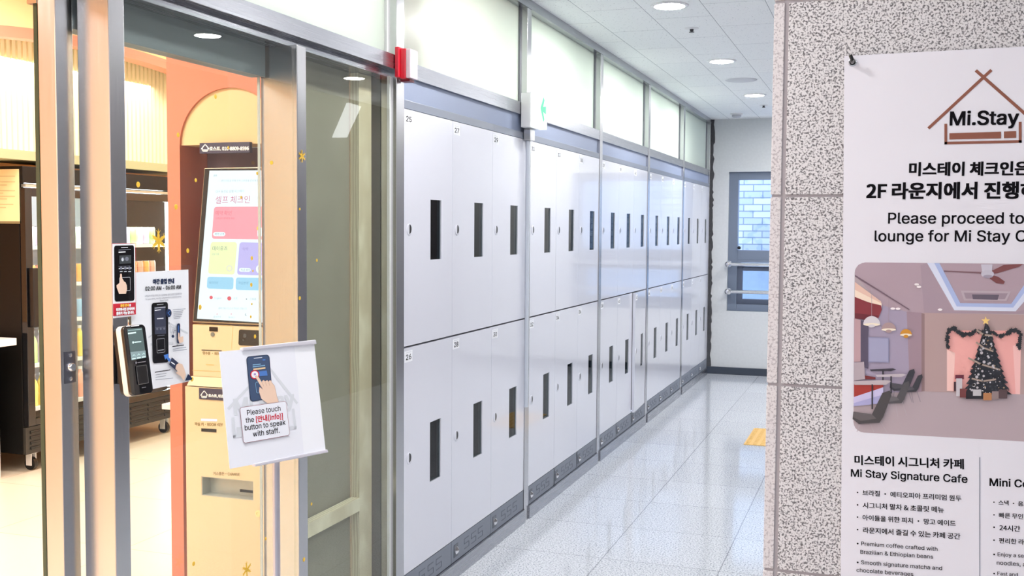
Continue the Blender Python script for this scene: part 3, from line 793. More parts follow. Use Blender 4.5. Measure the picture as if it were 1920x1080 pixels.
# tilted screen
xs0 = at(361, 604, 1, KY).x; xs1 = at(500, 612, 1, KY).x
top = at(383, 315, 0, xs0); bot = at(361, 604, 0, xs0)
up = Vector((0, top.y-bot.y, top.z-bot.z)); L_ = up.length; up.normalize(); nrm = Vector((1, 0, 0)).cross(up)
sc_c = Vector(((xs0+xs1)/2, bot.y, bot.z))+up*(L_/2)
B().obox(sc_c-nrm*.018, ((1, 0, 0), up, nrm), ((xs1-xs0)/2, L_/2, .018)).build('screen_frame', mat('frame_champagne', rgb(196, 176, 150), .3, .5), k, .003)
B().obox(sc_c+nrm*.001, ((1, 0, 0), up, nrm), ((xs1-xs0)/2-.004, L_/2-.004, .001)).build('screen_bezel', mat('bezel_black', rgb(38, 40, 42), .25), k)
S = Print(sc_c+nrm*.002, (1, 0, 0), up, .0006)
def EM(n_, r, g, b, e=.68): return mat('ui_'+n_, rgb(r, g, b), .3, emit=e)
def c1(x, y): return (375+x/6.748, 300+y/6.75)
def c2(x, y): return (375+x/6.748, 450+y/6.75)
E_bg = EM('white', 228, 243, 255, .8)
S.poly(E_bg, [(393, 320), (497, 319.3), (495, 605), (369.5, 597.5)])
S.text(EM('grey', 120, 130, 145), '공행', c1(170, 210), c1(213, 208))
S.text(EM('greytext', 165, 175, 190), '○ 본인인증을 위해 먼저 신분증을 준비해주세요', c1(235, 275), c1(790, 272))
S.text(EM('greytext', 165, 175, 190), '대구 동성로 호텔 미스테이', c1(200, 415), c1(555, 408))
S.text(EM('magenta', 214, 90, 140), '셀프 체크인', c1(195, 545), c1(630, 540), None, 0)
S.rr(EM('pink', 255, 160, 178, .7), [c1(180, 592), c1(850, 590), c1(840, 1006), c1(150, 998)], .012)
S.text(EM('pinktext', 232, 104, 130), '예약 확인', c1(195, 695), c1(400, 695))
S.text(EM('pinktext', 232, 104, 130), '고객님의 예약번호 확인', c1(195, 750), c1(440, 750))
S.rr(E_bg, [c1(170, 912), c1(325, 912), c1(322, 966), c1(166, 964)], .0105)
S.text(EM('grey', 120, 130, 145), '예약 고객', c1(190, 952), c1(305, 952))
S.rr(E_bg, [c1(730, 860), c1(805, 855), c1(815, 965), c1(730, 970)], .004); S.ell(EM('gold', 248, 208, 90), *c1(745, 865), 4, 4)
S.rr(EM('lime', 236, 246, 190, .74), [c2(140, 25), c2(475, 28), c2(440, 440), c2(105, 428)], .012)
S.text(EM('grey', 120, 130, 145), '데이유즈', c2(160, 130), c2(350, 132))
S.text(EM('greytext', 165, 175, 190), '당일 이용', c2(155, 190), c2(245, 190))
S.rr(EM('violet', 196, 186, 250), [c2(505, 28), c2(830, 36), c2(815, 450), c2(472, 440)], .012)
S.text(EM('violettext', 150, 140, 214), '숙박', c2(540, 132), c2(615, 132))
S.rr(E_bg, [c2(500, 352), c2(648, 356), c2(645, 404), c2(497, 402)], .009)
S.text(EM('grey', 120, 130, 145), '지금 예약', c2(520, 392), c2(635, 394))
S.ell(E_bg, *c2(760, 370), 7, 8); S.ell(EM('violet', 196, 186, 250), *c2(778, 360), 6, 7)
S.ell(EM('lilacring', 225, 205, 235), *c2(378, 360), 5.4, 5.6); S.ell(EM('lime', 236, 246, 190, .74), *c2(378, 360), 4.2, 4.4)
S.rr(EM('sky', 160, 215, 250), [c2(100, 466), c2(432, 472), c2(426, 628), c2(92, 614)], .01)
S.rr(EM('sky', 160, 215, 250), [c2(462, 475), c2(810, 482), c2(800, 640), c2(455, 632)], .01)
S.text(EM('skytext', 110, 165, 205), '체크아웃', c2(120, 555), c2(235, 557)); S.text(EM('skytext', 110, 165, 205), '객실변경', c2(490, 560), c2(615, 562))
S.ell(EM('flagred', 236, 90, 110), *c2(148, 728), 3.2, 3.4); S.ell(EM('flagred', 236, 90, 110), *c2(377, 740), 3.8, 4); S.ell(EM('grey', 120, 130, 145), *c2(595, 748), 1, 1.2)
S.text(EM('greytext', 165, 175, 190), 'English', c2(190, 748), c2(280, 748)); S.text(EM('greytext', 165, 175, 190), '中文', c2(430, 752), c2(482, 752)); S.text(EM('greytext', 165, 175, 190), '日本語', c2(640, 760), c2(718, 760))
S.text(EM('greytext', 165, 175, 190), '결제 전용 키오스크 현금은 안됩니다', c2(240, 875), c2(600, 880))
for x in (225, 405): S.ell(EM('pinktext', 232, 104, 130), *c2(x, 938), .8, 1.2)
S.ell(EM('grey', 120, 130, 145), *c2(590, 945), 1.5, 2.4); S.ell(E_bg, *c2(595, 943), 1.2, 1.8)
S.text(EM('greytext', 165, 175, 190), '음성안내', c2(180, 985), c2(270, 985)); S.text(EM('greytext', 165, 175, 190), '확대보기', c2(370, 990), c2(450, 990))
S.build('touch_screen', k)
# small white shelf edge sticking out past the coral partition
tag(B().box(cx0-.12, cx0, YC+.1, YC+.25, at(312, 768, 1, YC+.1).z, at(312, 758, 1, YC+.1).z).build('shelf', M_white, None, .002), 'small white shelf fixed to the side of the coral partition', 'shelf')

# ------------------------------------------------------------------ fridge, drinks, counter
FX, FY0, FY1, FZ0, FZ1 = -3.15, 5.02, 6.52, .115, 1.86
fr = thing('display_fridge', 'black glass-door drinks fridge on castors along the back of the shop', 'fridge', (FX-.3, (FY0+FY1)/2, 0))
b = B(); b.box(FX-.68, FX-.03, FY0, FY0+.04, FZ0, FZ1); b.box(FX-.68, FX-.03, FY1-.04, FY1, FZ0, FZ1); b.box(FX-.68, FX-.03, FY0+.04, FY1-.04, FZ1-.1, FZ1); b.box(FX-.68, FX-.03, FY0+.04, FY1-.04, FZ0, FZ0+.18); b.box(FX-.68, FX-.64, FY0+.04, FY1-.04, FZ0+.18, FZ1-.1)
b.build('cabinet', M_fridge, fr, .004)
B().box(FX-.638, FX-.63, FY0+.042, FY1-.042, FZ0+.182, FZ1-.1).build('liner', M_white, fr)
g = B(); g.box(FX-.03, FX-.012, FY0, FY1, FZ0, FZ0+.165, M_fgrey)
for i in range(4):
    z = FZ0+.03+i*.033
    for j in range(8):
        y = FY0+.035+j*.182
        g.box(FX-.012, FX-.006, y, y+.165, z, z+.012, M_black)
        g.box(FX-.012, FX-.002, y, y+.165, z-.006, z, M_fgrey)
g.build('grille', None, fr)
B().box(FX-.03, FX+.0, FY0, FY1, FZ1-.1, FZ1).build('header', M_fridge, fr, .004)
B().box(FX-.03, FX+.004, FY0+.02, FY1-.02, FZ1-.125, FZ1-.108).build('trim_strip', mat('fridge_trim', rgb(190, 190, 182), .3, .5), fr)
ym = (FY0+FY1)/2
for k2, (ya, yb) in enumerate(((FY0+.003, ym-.002), (ym+.002, FY1-.003))):
    d = B(); t_ = .055
    d.box(FX-.028, FX+.012, ya, ya+t_, FZ0+.175, FZ1-.13); d.box(FX-.028, FX+.012, yb-t_, yb, FZ0+.175, FZ1-.13); d.box(FX-.028, FX+.012, ya+t_, yb-t_, FZ1-.18, FZ1-.13); d.box(FX-.028, FX+.012, ya+t_, yb-t_, FZ0+.175, FZ0+.215)
    do = d.build('door', M_blackg, fr, .003)
    B().box(FX-.012, FX-.004, ya+t_, yb-t_, FZ0+.215, FZ1-.18).build('glass', M_glass, do)
    hy = ya+.03 if k2 == 0 else yb-.03
    B().box(FX+.012, FX+.05, hy-.015, hy+.03, .89, 1.25).build('handle', M_black, do, .008)
M_led2 = mat('fridge_led', (.80, .90, 1, 1), .4, emit=12)
for y in (FY0+.05, ym, FY1-.075): B().box(FX-.075, FX-.05, y, y+.012, FZ0+.22, FZ1-.18).build('light_strip', M_led2, fr)
area('fridge_lamp', (FX-.09, (FY0+FY1)/2, FZ1-.125), .05, 1.3, 16, (.86, .93, 1), (0, math.radians(-35), 0))
SHZ = [.37, .64, .90, 1.13, 1.37]
for z in SHZ: B().box(FX-.62, FX-.07, FY0+.06, FY1-.06, z-.012, z+.012).build('shelf', M_white, fr)
for (x, y) in ((FX-.07, FY0+.1), (FX-.07, FY1-.12), (FX-.6, FY0+.1), (FX-.6, FY1-.12)):
    c = B(); c.box(x-.03, x+.03, y-.025, y+.025, .105, .115, M_white); c.box(x-.02, x+.02, y-.022, y-.016, .03, .105, M_white); c.box(x-.02, x+.02, y+.016, y+.022, .03, .105, M_white)
    c.lathe((x, y-.013, .04), (0, 1, 0), [(.04, 0), (.04, .026)], 20, M_black); c.build('castor', None, fr)
SN = ['lowest', 'second lowest', 'middle', 'second highest', 'top']
cols = {'pale green': rgb(190, 226, 150), 'salmon': rgb(240, 170, 150), 'white': rgb(238, 240, 242), 'lilac': rgb(214, 196, 226), 'orange': rgb(240, 176, 96), 'red': rgb(214, 70, 66), 'sky blue': rgb(140, 190, 232), 'yellow': rgb(244, 220, 110)}
cn = list(cols)
random.seed(11)
proto_can = {}
for si, z in enumerate(SHZ):
    sides = (('left', [5.125+.068*i for i in range(11)]), ('right', [5.93+.068*i for i in range(7)]))
    for sn, yy in sides:
        for i, y in enumerate(yy):
            cname = ['pale green', 'white', 'lilac'][i % 3] if si == 4 else (['salmon', 'orange'][i % 2] if si == 3 else random.choice(cn))
            kind = 'bottle' if si in (0, 1) else 'can'
            lab = '%s drink %s, %s of the %s-hand run on the %s fridge shelf' % (cname, kind, ['first', 'second', 'third', 'fourth', 'fifth', 'sixth', 'seventh', 'eighth', 'ninth', 'tenth', 'eleventh'][i], sn, SN[si])
            loc = (FX-.115, y, z+.0128)
            if (kind, cname) not in proto_can:
                t = thing('drink_'+kind, lab, 'drink', loc, 'drinks on the fridge shelves'); o_ = Vector(loc)
                m_ = mat('drink_'+cname.replace(' ', '_'), cols[cname], .3, coat=.3)
                if kind == 'can':
                    B().lathe(o_, (0, 0, 1), [(.024, 0), (.029, .006), (.029, .105), (.024, .115)], 16).build('body', m_, t, smooth=True)
                    B().lathe(o_+Vector((0, 0, .115)), (0, 0, 1), [(.024, 0), (.024, .003), (.021, .002), (0, .002)], 16).build('lid', M_chrome, t, smooth=True)
                else:
                    B().lathe(o_, (0, 0, 1), [(.028, 0), (.03, .006), (.03, .12), (.024, .15), (.012, .17), (.012, .182)], 16).build('body', m_, t, smooth=True)
                    B().lathe(o_+Vector((0, 0, .182)), (0, 0, 1), [(.014, 0), (.014, .018), (0, .018)], 14).build('cap', M_white, t, smooth=True)
                proto_can[(kind, cname)] = t
            else:
                dup(proto_can[(kind, cname)], loc, lab)
nb = thing('notice', 'cream paper notice taped to the side of the black fridge', 'notice', (-3.35, FY0, 1.7))
a_, b_ = at(37, 415, 1, FY0-.002), at(36, 317, 1, FY0-.002)
B().box(-3.62, a_.x, FY0-.003, FY0, a_.z, b_.z).build('sheet', mat('cream_paper', rgb(250, 228, 178), .7), nb)
B().box(-3.62, a_.x, FY0-.004, FY0, a_.z-.014, a_.z).build('bottom_strip', mat('strip_olive', rgb(140, 126, 92), .6), nb)
PN = Print((-3.62, FY0-.003, 1.5), (1, 0, 0), (0, 0, 1), .0008)
for (y, x1) in ((330.5, 28), (341, 28), (347, 13), (357.5, 28), (362, 6), (368, 28), (373, 13), (383, 25), (389, 11)):
    PN.line(mat('faded_text', rgb(212, 186, 140), .7), [(-20, y), (x1, y)], .004)
PN.build('print_lines', nb)
ct = thing('counter', 'white counter end with overhanging top in front of the fridge side', 'counter', (-3.5, 4.7, 0))
B().box(-4.15, -3.10, 4.3, 4.9, .80, .842).build('top', M_white, ct, .003)
B().box(-4.15, -3.225, 4.33, 4.885, .0, .80).build('base', M_white, ct, .003)

# ------------------------------------------------------------------ stickers on the glass
GX = -.0098
def dot(px, py, r, label, ax=0, v=GX, n=(1, 0, 0)):
    c = at(px, py, ax, v)
    b = B().lathe(c, n, [(r*.00085, 0.0002), (r*.00075, .0008), (0, .0009)], 18)
    b.v = [Vector((q.x, q.y, c.z+(q.z-c.z)*1.05)) for q in b.v]
    t = b.build('dot_sticker', M_gold, None)
    tag(t, label, 'sticker', 'gold dot stickers on the glass')
for (px, py, r, lb) in (
    (404, 181, 7, 'gold dot sticker in front of the yellow arch panel'), (334, 253, 7, 'gold dot sticker on the coral wall at the left foot of the arch'),
    (259, 346, 8, 'large gold dot sticker in front of the fridge header'), (428, 277, 5, 'gold dot sticker over the host phone plate'),
    (367, 338, 6, 'gold dot sticker on the dark niche left of the screen top'), (330, 388, 8, 'large gold dot sticker on the coral wall edge'),
    (352, 470, 7, 'gold dot sticker on the dark niche beside the screen middle'), (375, 576, 8, 'large gold dot sticker at the lower left screen corner'),
    (482, 325, 6, 'gold dot sticker at the upper right screen corner'), (452, 370, 5, 'gold dot sticker on the screen heading'),
    (472, 484, 7, 'gold dot sticker over the violet screen button'), (474, 508, 4, 'small dull gold dot sticker below the violet button label'),
    (471, 534, 7, 'gold dot sticker over the right blue screen button'), (472, 570, 4, 'small gold dot sticker under the blue screen buttons'),
    (470, 594, 5, 'gold dot sticker at the bottom right of the screen'), (478, 631, 7, 'gold dot sticker over the black card reader'),
    (360, 711, 7, 'gold dot sticker below the corner of the clear acrylic notice'), (498, 1010, 6, 'gold dot sticker low at the right edge of the kiosk'),
    (363, 1057, 7, 'gold dot sticker near the lower left corner of the kiosk')):
    dot(px, py, r, lb)
for (px, py, r, lb) in ((594, 488, 6, 'gold dot sticker on the right glass pane above the paper sign'), (584, 945, 6, 'small gold dot sticker above the pine rail on the right pane')):
    dot(px, py, r, lb)
for (px, py, r, lb) in ((562, 392, 5, 'half gold dot sticker on the steel stile face, upper one'), (562, 559, 7, 'gold dot sticker on the steel stile face above the paper sign'), (570, 1049, 8, 'gold dot sticker low on the steel stile face')):
    dot(px, py, r, lb, 0, .0002)
dot(509, 305, 7, 'gold dot put on the copper-lit side of the steel stile for a mirrored sticker', 1, 2.8695, (0, -1, 0))  # reflection of a sticker, modelled as a dot on the stile
def flake(px, py, s, label, v=GX):
    c = at(px, py, 0, v); P_ = Print(c, (0, 1, 0), (0, 0, 1), .0003)
    for i in range(6):
        a = math.radians(90+60*i); dx, dy = math.cos(a), math.sin(a); nx, ny = -dy, dx
        def p(r, w): return (dx*r+nx*w, dy*r+ny*w)
        P_.poly(M_gold, [p(0, -.12*s), p(s*.45, -.15*s), p(s, 0), p(s*.45, .15*s), p(0, .12*s)], False)
        for sg in (-1, 1):
            P_.line(M_gold, [p(s*.55, 0), p(s*.82, sg*.22*s)], .05*s, False)
    t = P_.build('snowflake_sticker', None)
    tag(t, label, 'sticker', 'gold snowflake stickers on the glass')
flake(566, 293, .022, 'gold snowflake sticker on the steel stile face, level with the phone plate', .0006)
flake(297, 452, .032, 'gold snowflake sticker on the glass in front of the drinks')
flake(462, 1068, .026, 'gold snowflake sticker low on the glass in front of the kiosk')

# ------------------------------------------------------------------ night entry notice in a clear acrylic holder
an = thing('acrylic_notice', 'clear acrylic holder with a white night entry notice, stuck on the glass', 'notice', at(305, 610, 0, 0))
pa = Print((.0, 2.08, 1.09), (0, 1, 0), (0, 0, 1), .0, 0)
y0, y1 = at(240, 600, 0, 0).y, at(359.5, 600, 0, 0).y; z0, z1 = at(340, 721, 0, 0).z, at(300, 501, 0, 0).z
B().box(-.009, -.006, y0, y1, z0-.004, z1+.002).build('back_sheet', M_acryl, an)
B().box(.0005, .0025, y0, y1, z0-.004, z1+.002).build('front_sheet', M_acryl, an)
py0, py1, pz0, pz1 = at(250, 600, 0, 0).y, at(357.5, 600, 0, 0).y, at(340, 719, 0, 0).z, at(300, 508.5, 0, 0).z
B().box(-.006, -.0055, py0, py1, pz0, pz1).build('paper', M_paper, an)
A = Print((-.0055, 2.08, 1.09), (0, 1, 0), (0, 0, 1), .0006)
def ca(x, y): return (250+x/4.504, 490+y/4.5)
def cf(x, y): return (200+x/3.177, 440+y/3.176)
A.line(M_inkl, [ca(130, 640), ca(300, 520), ca(455, 605)], .004)
A.line(M_inkl, [ca(150, 700), ca(330, 690)], .006); A.text(M_inkl, 'tay', ca(300, 605), ca(395, 598), None, .02)
A.text(M_navy, '야간 출입 안내', ca(163, 190), ca(343, 182), None, .025)
A.text(M_ink, '02:00 AM - 06:00 AM', ca(98, 248), ca(400, 232), None, .02)
A.text(M_inkg, '고객님의 안전을 위해 상시 시간대에는 출입 인증이 필요합니다', ca(92, 302), ca(405, 280))
A.text(M_inkg, 'For your safety, security authentication is required during', ca(100, 326), ca(400, 302))
A.text(M_inkg, 'these hours', ca(220, 338), ca(290, 332))
A.rr(M_ink, [ca(150, 352), ca(288, 342), ca(294, 852), ca(160, 862)], .008)
A.rr(mat('screen_print', rgb(46, 52, 78), .5), [ca(172, 385), ca(266, 378), ca(272, 610), ca(178, 616)], .001)
A.line(M_inkl, [ca(195, 366), ca(248, 362)], .0012); A.line(M_paper, [ca(178, 395), ca(265, 386)], .0014); A.line(M_paper, [ca(178, 414), ca(225, 408)], .0022)
A.line(M_paper, [ca(196, 484), ca(246, 480)], .0024)
for x in (195, 225, 254): A.ell(M_inkg, *ca(x, 580-x*.05), 2, 2)
A.line(M_inkg, [ca(180, 560), ca(265, 553)], .001); A.line(M_inkg, [ca(195, 628), ca(255, 622)], .0014)
A.ring(M_inkl, [ca(188, 655), ca(256, 647), ca(260, 765), ca(192, 775)], .003, .0007, M_ink)
A.line(M_inkl, [ca(200, 752), ca(248, 745)], .0012)
A.ell(M_navy, *ca(290, 436), 5.4, 7.8); A.line(M_blue, [ca(302, 418), ca(282, 436), ca(302, 455)], .0014)
for i, (yy, x0_, x1_) in enumerate(((408, 325, 430), (425, 330, 412), (440, 330, 405), (455, 330, 400), (470, 330, 395), (484, 332, 385))):
    A.line(M_inkg, [ca(x0_, yy), ca(x1_, yy-8)], .0012)
A.rr(M_navy, [ca(356, 525), ca(384, 522), ca(384, 690), ca(358, 692)], .0045)
A.line(M_blue, [ca(370, 545), ca(370, 640)], .002); A.ell(M_navy, *ca(322, 632), 2.6, 2.8); A.line(M_navy, [ca(322, 632), ca(330, 585), ca(350, 580)], .0012)
A.poly(M_skin, [ca(366, 600), ca(376, 604), ca(380, 640), ca(408, 632), ca(410, 680), ca(376, 690), ca(364, 650)])
A.line(M_ink, [ca(318, 718), ca(412, 706)], .0022); A.line(M_inkg, [ca(322, 740), ca(432, 724)], .0014); A.line(M_inkg, [ca(322, 758), ca(438, 742)], .0012)
A.poly(M_blue, [ca(243, 790), ca(285, 778), ca(278, 800), ca(302, 830), ca(288, 848), ca(264, 815), ca(255, 830)])
A.poly(mat('card_navy', rgb(32, 44, 78), .5), [ca(310, 808), ca(383, 870), ca(352, 925), ca(288, 870)]); A.poly(M_paper, [ca(306, 845), ca(338, 866), ca(334, 874), ca(302, 853)])
A.poly(M_skin, [ca(352, 868), ca(368, 858), ca(398, 866), ca(415, 905), ca(430, 955), ca(412, 1008), ca(385, 968), ca(352, 948), ca(345, 935), ca(362, 930), ca(340, 905), ca(345, 880)])
A.poly(M_navy, [ca(422, 1006), ca(447, 948), ca(482, 985), ca(478, 1000)])
A.line(M_ink, [ca(168, 935), ca(295, 915)], .0022)
for i, (yy, x1_) in enumerate(((958, 262), (978, 258), (998, 318))): A.line(M_inkg, [ca(172, yy), ca(x1_, yy-14)], .0012)
A.build('printed_notice', an)

# instruction sticker
stk = thing('instruction_sticker', 'small red and white instruction sticker on the door stile above the reader', 'sticker', at(232, 525, 0, .001))
T = Print((.0004, 2.03, 1.29), (0, 1, 0), (0, 0, 1), .0006)
def ct_(x, y): return (205+x/7.2, 450+y/7.2)
sa, sb_ = at(210, 457, 0, 0), at(254, 592, 0, 0)
B().box(.0002, .001, sa.y, sb_.y, sb_.z, sa.z).build('backing', M_paper, stk)
T = Print((.001, 2.03, 1.29), (0, 1, 0), (0, 0, 1), .0004)
T.poly(M_redink, [ct_(48, 862), ct_(356, 842), ct_(358, 1004), ct_(50, 1028)])
T.line(M_redink, [ct_(40, 862), ct_(36, 48), ct_(352, 45), ct_(356, 842)], .0008)
T.rr(M_ink, [ct_(62, 76), ct_(330, 70), ct_(336, 820), ct_(70, 832)], .006)
T.line(M_paper, [ct_(158, 102), ct_(245, 100)], .0014); T.line(M_inkg, [ct_(125, 136), ct_(285, 128)], .0014); T.line(M_paper, [ct_(125, 165), ct_(210, 160)], .0024)
T.poly(mat('screen_grey', rgb(52, 58, 62), .5), [ct_(130, 210), ct_(290, 202), ct_(290, 315), ct_(130, 322)])
T.ell(M_inkg, *ct_(175, 260), 3, 4); T.ell(M_inkl, *ct_(172, 265), 2, 3); T.ell(M_inkg, *ct_(230, 255), 3.4, 4)
T.line(M_inkg, [ct_(120, 358), ct_(275, 350)], .001); T.line(M_paper, [ct_(125, 385), ct_(285, 378)], .0026)
for x in (150, 205, 262): T.ell(M_inkg, *ct_(x, 380), 2.4, 2.8); T.line(M_inkl, [ct_(x-14, 426), ct_(x+16, 424)], .0018)
T.ring(M_inkl, [ct_(120, 505), ct_(272, 498), ct_(274, 684), ct_(124, 692)], .0036, .001, M_ink)
T.poly(M_skin, [ct_(132, 462), ct_(144, 450), ct_(156, 462), ct_(160, 515), ct_(175, 540), ct_(186, 560), ct_(205, 570), ct_(222, 610), ct_(226, 660), ct_(212, 724), ct_(118, 726), ct_(86, 640), ct_(84, 610), ct_(110, 590), ct_(128, 575)])
T.text(M_yink, '화면 안내', ct_(135, 905), ct_(250, 893), None, .03); T.text(M_paper, '를', ct_(255, 893), ct_(278, 891), None, .03)
T.text(M_paper, '터치하시면 관계자와', ct_(78, 958), ct_(330, 940), None, .03)
T.text(M_paper, '통화가 가능 합니다.', ct_(78, 1010), ct_(322, 990), None, .03)
T.build('printed_instruction', stk)

# card and fingerprint reader on the stile
DA, DT, DW_, DH_ = .159, .159, .0655, .163
dC = CAM+(F+R*((259.75-960)/FPX)-U*((674.4-540)/FPX))*2.46
dh = Vector((math.sin(DA), math.cos(DA), 0)); dn0 = Vector((math.cos(DA), -math.sin(DA), 0)); dup_ = Vector((0, 0, 1))*math.cos(DT)-dn0*math.sin(DT); dn = dh.cross(dup_)
rd = thing('access_reader', 'black fingerprint and card reader on a bracket on the door stile', 'card reader', dC)
def slab(w, h, r, off, th, name, m, bev=.0):
    P_ = Print(dC, dh, dup_, off, 0); P_.rr(m, [(-w/2, h/2), (w/2, h/2), (w/2, -h/2), (-w/2, -h/2)], r, False, 8)
    b = B().prism([v.copy() for v in P_.b.v], -dn*th); return b.build(name, m, rd, bev, True)
slab(DW_, DH_, .011, 0, .010, 'face', M_blackg, .003)
slab(DW_+.001, DH_+.001, .012, -.0095, .016, 'back_shell', mat('shell_cream', rgb(245, 232, 214), .4), .002)
slab(DW_*.96, DH_*.96, .012, -.025, .012, 'black_base', M_black)
bc = Vector((.0, dC.y-.006, dC.z-.01))
B().box(.0, .03, 2.04, 2.082, bc.z-.055, bc.z+.04).build('bracket', M_black, rd, .004)
bolt_c = at(236, 735, 1, bc.y-.043)
B().lathe((.018, 2.04, bc.z-.03), (0, -1, 0), [(.011, 0), (.011, .004), (.007, .006), (0, .006)], 18).build('bracket_bolt', mat('bolt_black', rgb(40, 40, 44), .4, .5), rd, smooth=True)
D = Print(dC, dh, dup_, .0006)
def cd_(x, y): return (215+x/6.753, 595+y/6.75)
D.rr(mat('reader_screen', (.055, .085, .085, 1), .15, emit=1.0), [cd_(155, 145), cd_(345, 130), cd_(395, 510), cd_(210, 545)], .002)
D.poly(mat('reader_bar', (.16, .22, .23, 1), .15, emit=1.0), [cd_(196, 440), cd_(388, 420), cd_(396, 508), cd_(210, 543)])
M_rt = mat('reader_text', (.5, .7, .68, 1), .3, emit=1.0)
D.line(mat('reader_text2', (.25, .36, .36, 1), .3, emit=1.0), [cd_(170, 168), cd_(335, 150)], .0016); D.line(M_rt, [cd_(172, 206), cd_(260, 192)], .0032)
D.ell(M_rt, *cd_(230, 318), 1.6, 2.2); D.line(M_rt, [cd_(250, 316), cd_(326, 308)], .0024)
for x, y in ((240, 480), (300, 470), (362, 460)): D.line(M_rt, [cd_(x-16, y+12), cd_(x, y-8), cd_(x+16, y+8)], .0008)
for x, y in ((238, 524), (300, 514), (362, 502)): D.line(M_rt, [cd_(x-18, y+2), cd_(x+18, y-4)], .0022)
M_rg = mat('reader_mark', rgb(120, 116, 122), .4)
D.ell(M_rg, *cd_(264, 575), 1.8, 2.2); D.line(M_rg, [cd_(285, 575), cd_(380, 560)], .0022)
D.ring(mat('reader_rim', rgb(140, 140, 142), .2, .7), [cd_(262, 618), cd_(398, 600), cd_(425, 832), cd_(290, 856)], .003, .0014, M_black)
D.line(M_white, [cd_(203, 113), cd_(295, 104)], .0022); D.line(M_rg, [cd_(338, 892), cd_(384, 884)], .0016)
D.build('face_print', rd)

# ------------------------------------------------------------------ paper sign on a stand
SA, STL, SD = .416, .136, 2.40
sC = CAM+(F+R*((514.5-960)/FPX)-U*((755.8-540)/FPX))*SD
sh_ = Vector((math.sin(SA), math.cos(SA), 0)); sn0 = Vector((math.cos(SA), -math.sin(SA), 0)); su = Vector((0, 0, 1))*math.cos(STL)-sn0*math.sin(STL); sn = sh_.cross(su)
sg = thing('sign_stand', 'slim metal stand holding a tilted white paper sign in front of the glass', 'sign stand', (sC.x-.03, sC.y, 0))
Q = Print(sC, sh_, su, .0012, .0001)
def cs(x, y): return (400+x/3.858, 620+y/3.857)
def quad(pts, off, th, name, m, bev=0):
    P_ = Print(sC, sh_, su, off, 0); P_.poly(m, pts); return B().prism([v.copy() for v in P_.b.v], -sn*th).build(name, m, sg, bev)
quad([cs(203, 128), cs(730, 82), cs(815, 880), cs(295, 975)], -.0008, .003, 'board', M_paper)
quad([cs(40, 152), cs(585, 104), cs(655, 900), cs(118, 1000)], .0006, .0006, 'paper', mat('sheet_white', rgb(238, 240, 250), .6))
quad([cs(203, 122), cs(732, 66), cs(738, 98), cs(206, 146)], .006, .014, 'top_clip', mat('clip_white', rgb(214, 214, 226), .3, .2), .002)
quad([cs(290, 962), cs(816, 858), cs(824, 880), cs(293, 984)], .006, .014, 'bottom_clip', mat('clip_white', rgb(214, 214, 226), .3, .2), .002)
Q.line(M_inkl, [cs(110, 560), cs(395, 260), cs(600, 520)], .006)
Q.text(M_inkl, 'Mi.Stay', cs(150, 610), cs(590, 540), None, .03)
Q.line(M_inkl, [cs(140, 640), cs(150, 765), cs(590, 700), cs(575, 575)], .007); Q.poly(M_inkl, [cs(165, 700), cs(470, 660), cs(478, 720), cs(172, 755)])
M_phone = mat('phone_navy', rgb(62, 82, 116), .6)
Q.rr(mat('phone_edge', rgb(40, 52, 80), .6), [cs(234, 188), cs(402, 172), cs(428, 490), cs(264, 516)], .008)
Q.rr(M_phone, [cs(240, 194), cs(397, 178), cs(422, 484), cs(269, 510)], .007)
Q.line(M_inkl, [cs(292, 200), cs(348, 194)], .0016); Q.line(M_blue, [cs(356, 212), cs(370, 211)], .002)
Q.line(mat('pale_blue_ink', rgb(140, 190, 226), .6), [cs(284, 248), cs(336, 242)], .002); Q.line(mat('pale_blue_ink', rgb(140, 190, 226), .6), [cs(284, 262), cs(368, 252)], .002)
Q.line(mat('tan_ink', rgb(238, 206, 160), .6), [cs(290, 280), cs(368, 270)], .0035)
Q.poly(mat('mid_blue_ink', rgb(74, 122, 196), .6), [cs(300, 298), cs(382, 288), cs(388, 325), cs(304, 332)])
Q.ell(M_redink, *cs(296, 318), 8.6, 8.4, 28); Q.ell(M_paper, *cs(296, 318), 6.6, 6.6, 24); Q.ell(mat('lilac_ink', rgb(170, 150, 210), .6), *cs(296, 315), 2.2, 2.2)
Q.ring(mat('pale_blue_ink', rgb(140, 190, 226), .6), [cs(298, 372), cs(372, 362), cs(380, 445), cs(306, 454)], .004, .001, M_phone)
M_skline = mat('skin_line', rgb(190, 140, 116), .6)
hand = [(300, 336), (304, 328), (313, 326), (321, 333), (338, 362), (346, 376), (350, 364), (360, 358), (370, 368), (376, 362), (386, 360), (393, 372), (400, 360), (412, 362), (418, 378), (436, 400), (446, 440), (452, 472), (466, 516), (386, 526), (342, 492), (326, 440), (330, 408), (352, 425)]
Q.poly(M_skline, [cs(x+(1.6 if x > 370 else -1.6), y-1.5) for x, y in hand]); Q.poly(M_skin, [cs(*p) for p in hand])
for a, b in (((371, 372), (380, 398)), ((395, 374), (402, 396)), ((348, 378), (358, 402)), ((352, 425), (342, 404))): Q.line(M_skline, [cs(*a), cs(*b)], .0007)
Q.ring(mat('box_red', rgb(150, 84, 96), .6), [cs(184, 556), cs(520, 508), cs(548, 756), cs(212, 816)], .006, .0009, mat('sheet_white', rgb(238, 240, 250), .6))
Q.text(M_ink, 'Please touch', cs(238, 612), cs(480, 578), None, .008, 1.05)
Q.text(M_ink, 'the', cs(228, 667), cs(288, 659), None, .008, 1.05); Q.text(M_redink, '[안내(Info)]', cs(302, 660), cs(497, 634), None, .012, 1.05)
Q.text(M_ink, 'button to speak', cs(221, 722), cs(516, 679), None, .008, 1.05)
Q.text(M_ink, 'with staff.', cs(280, 767), cs(472, 738), None, .008, 1.05)
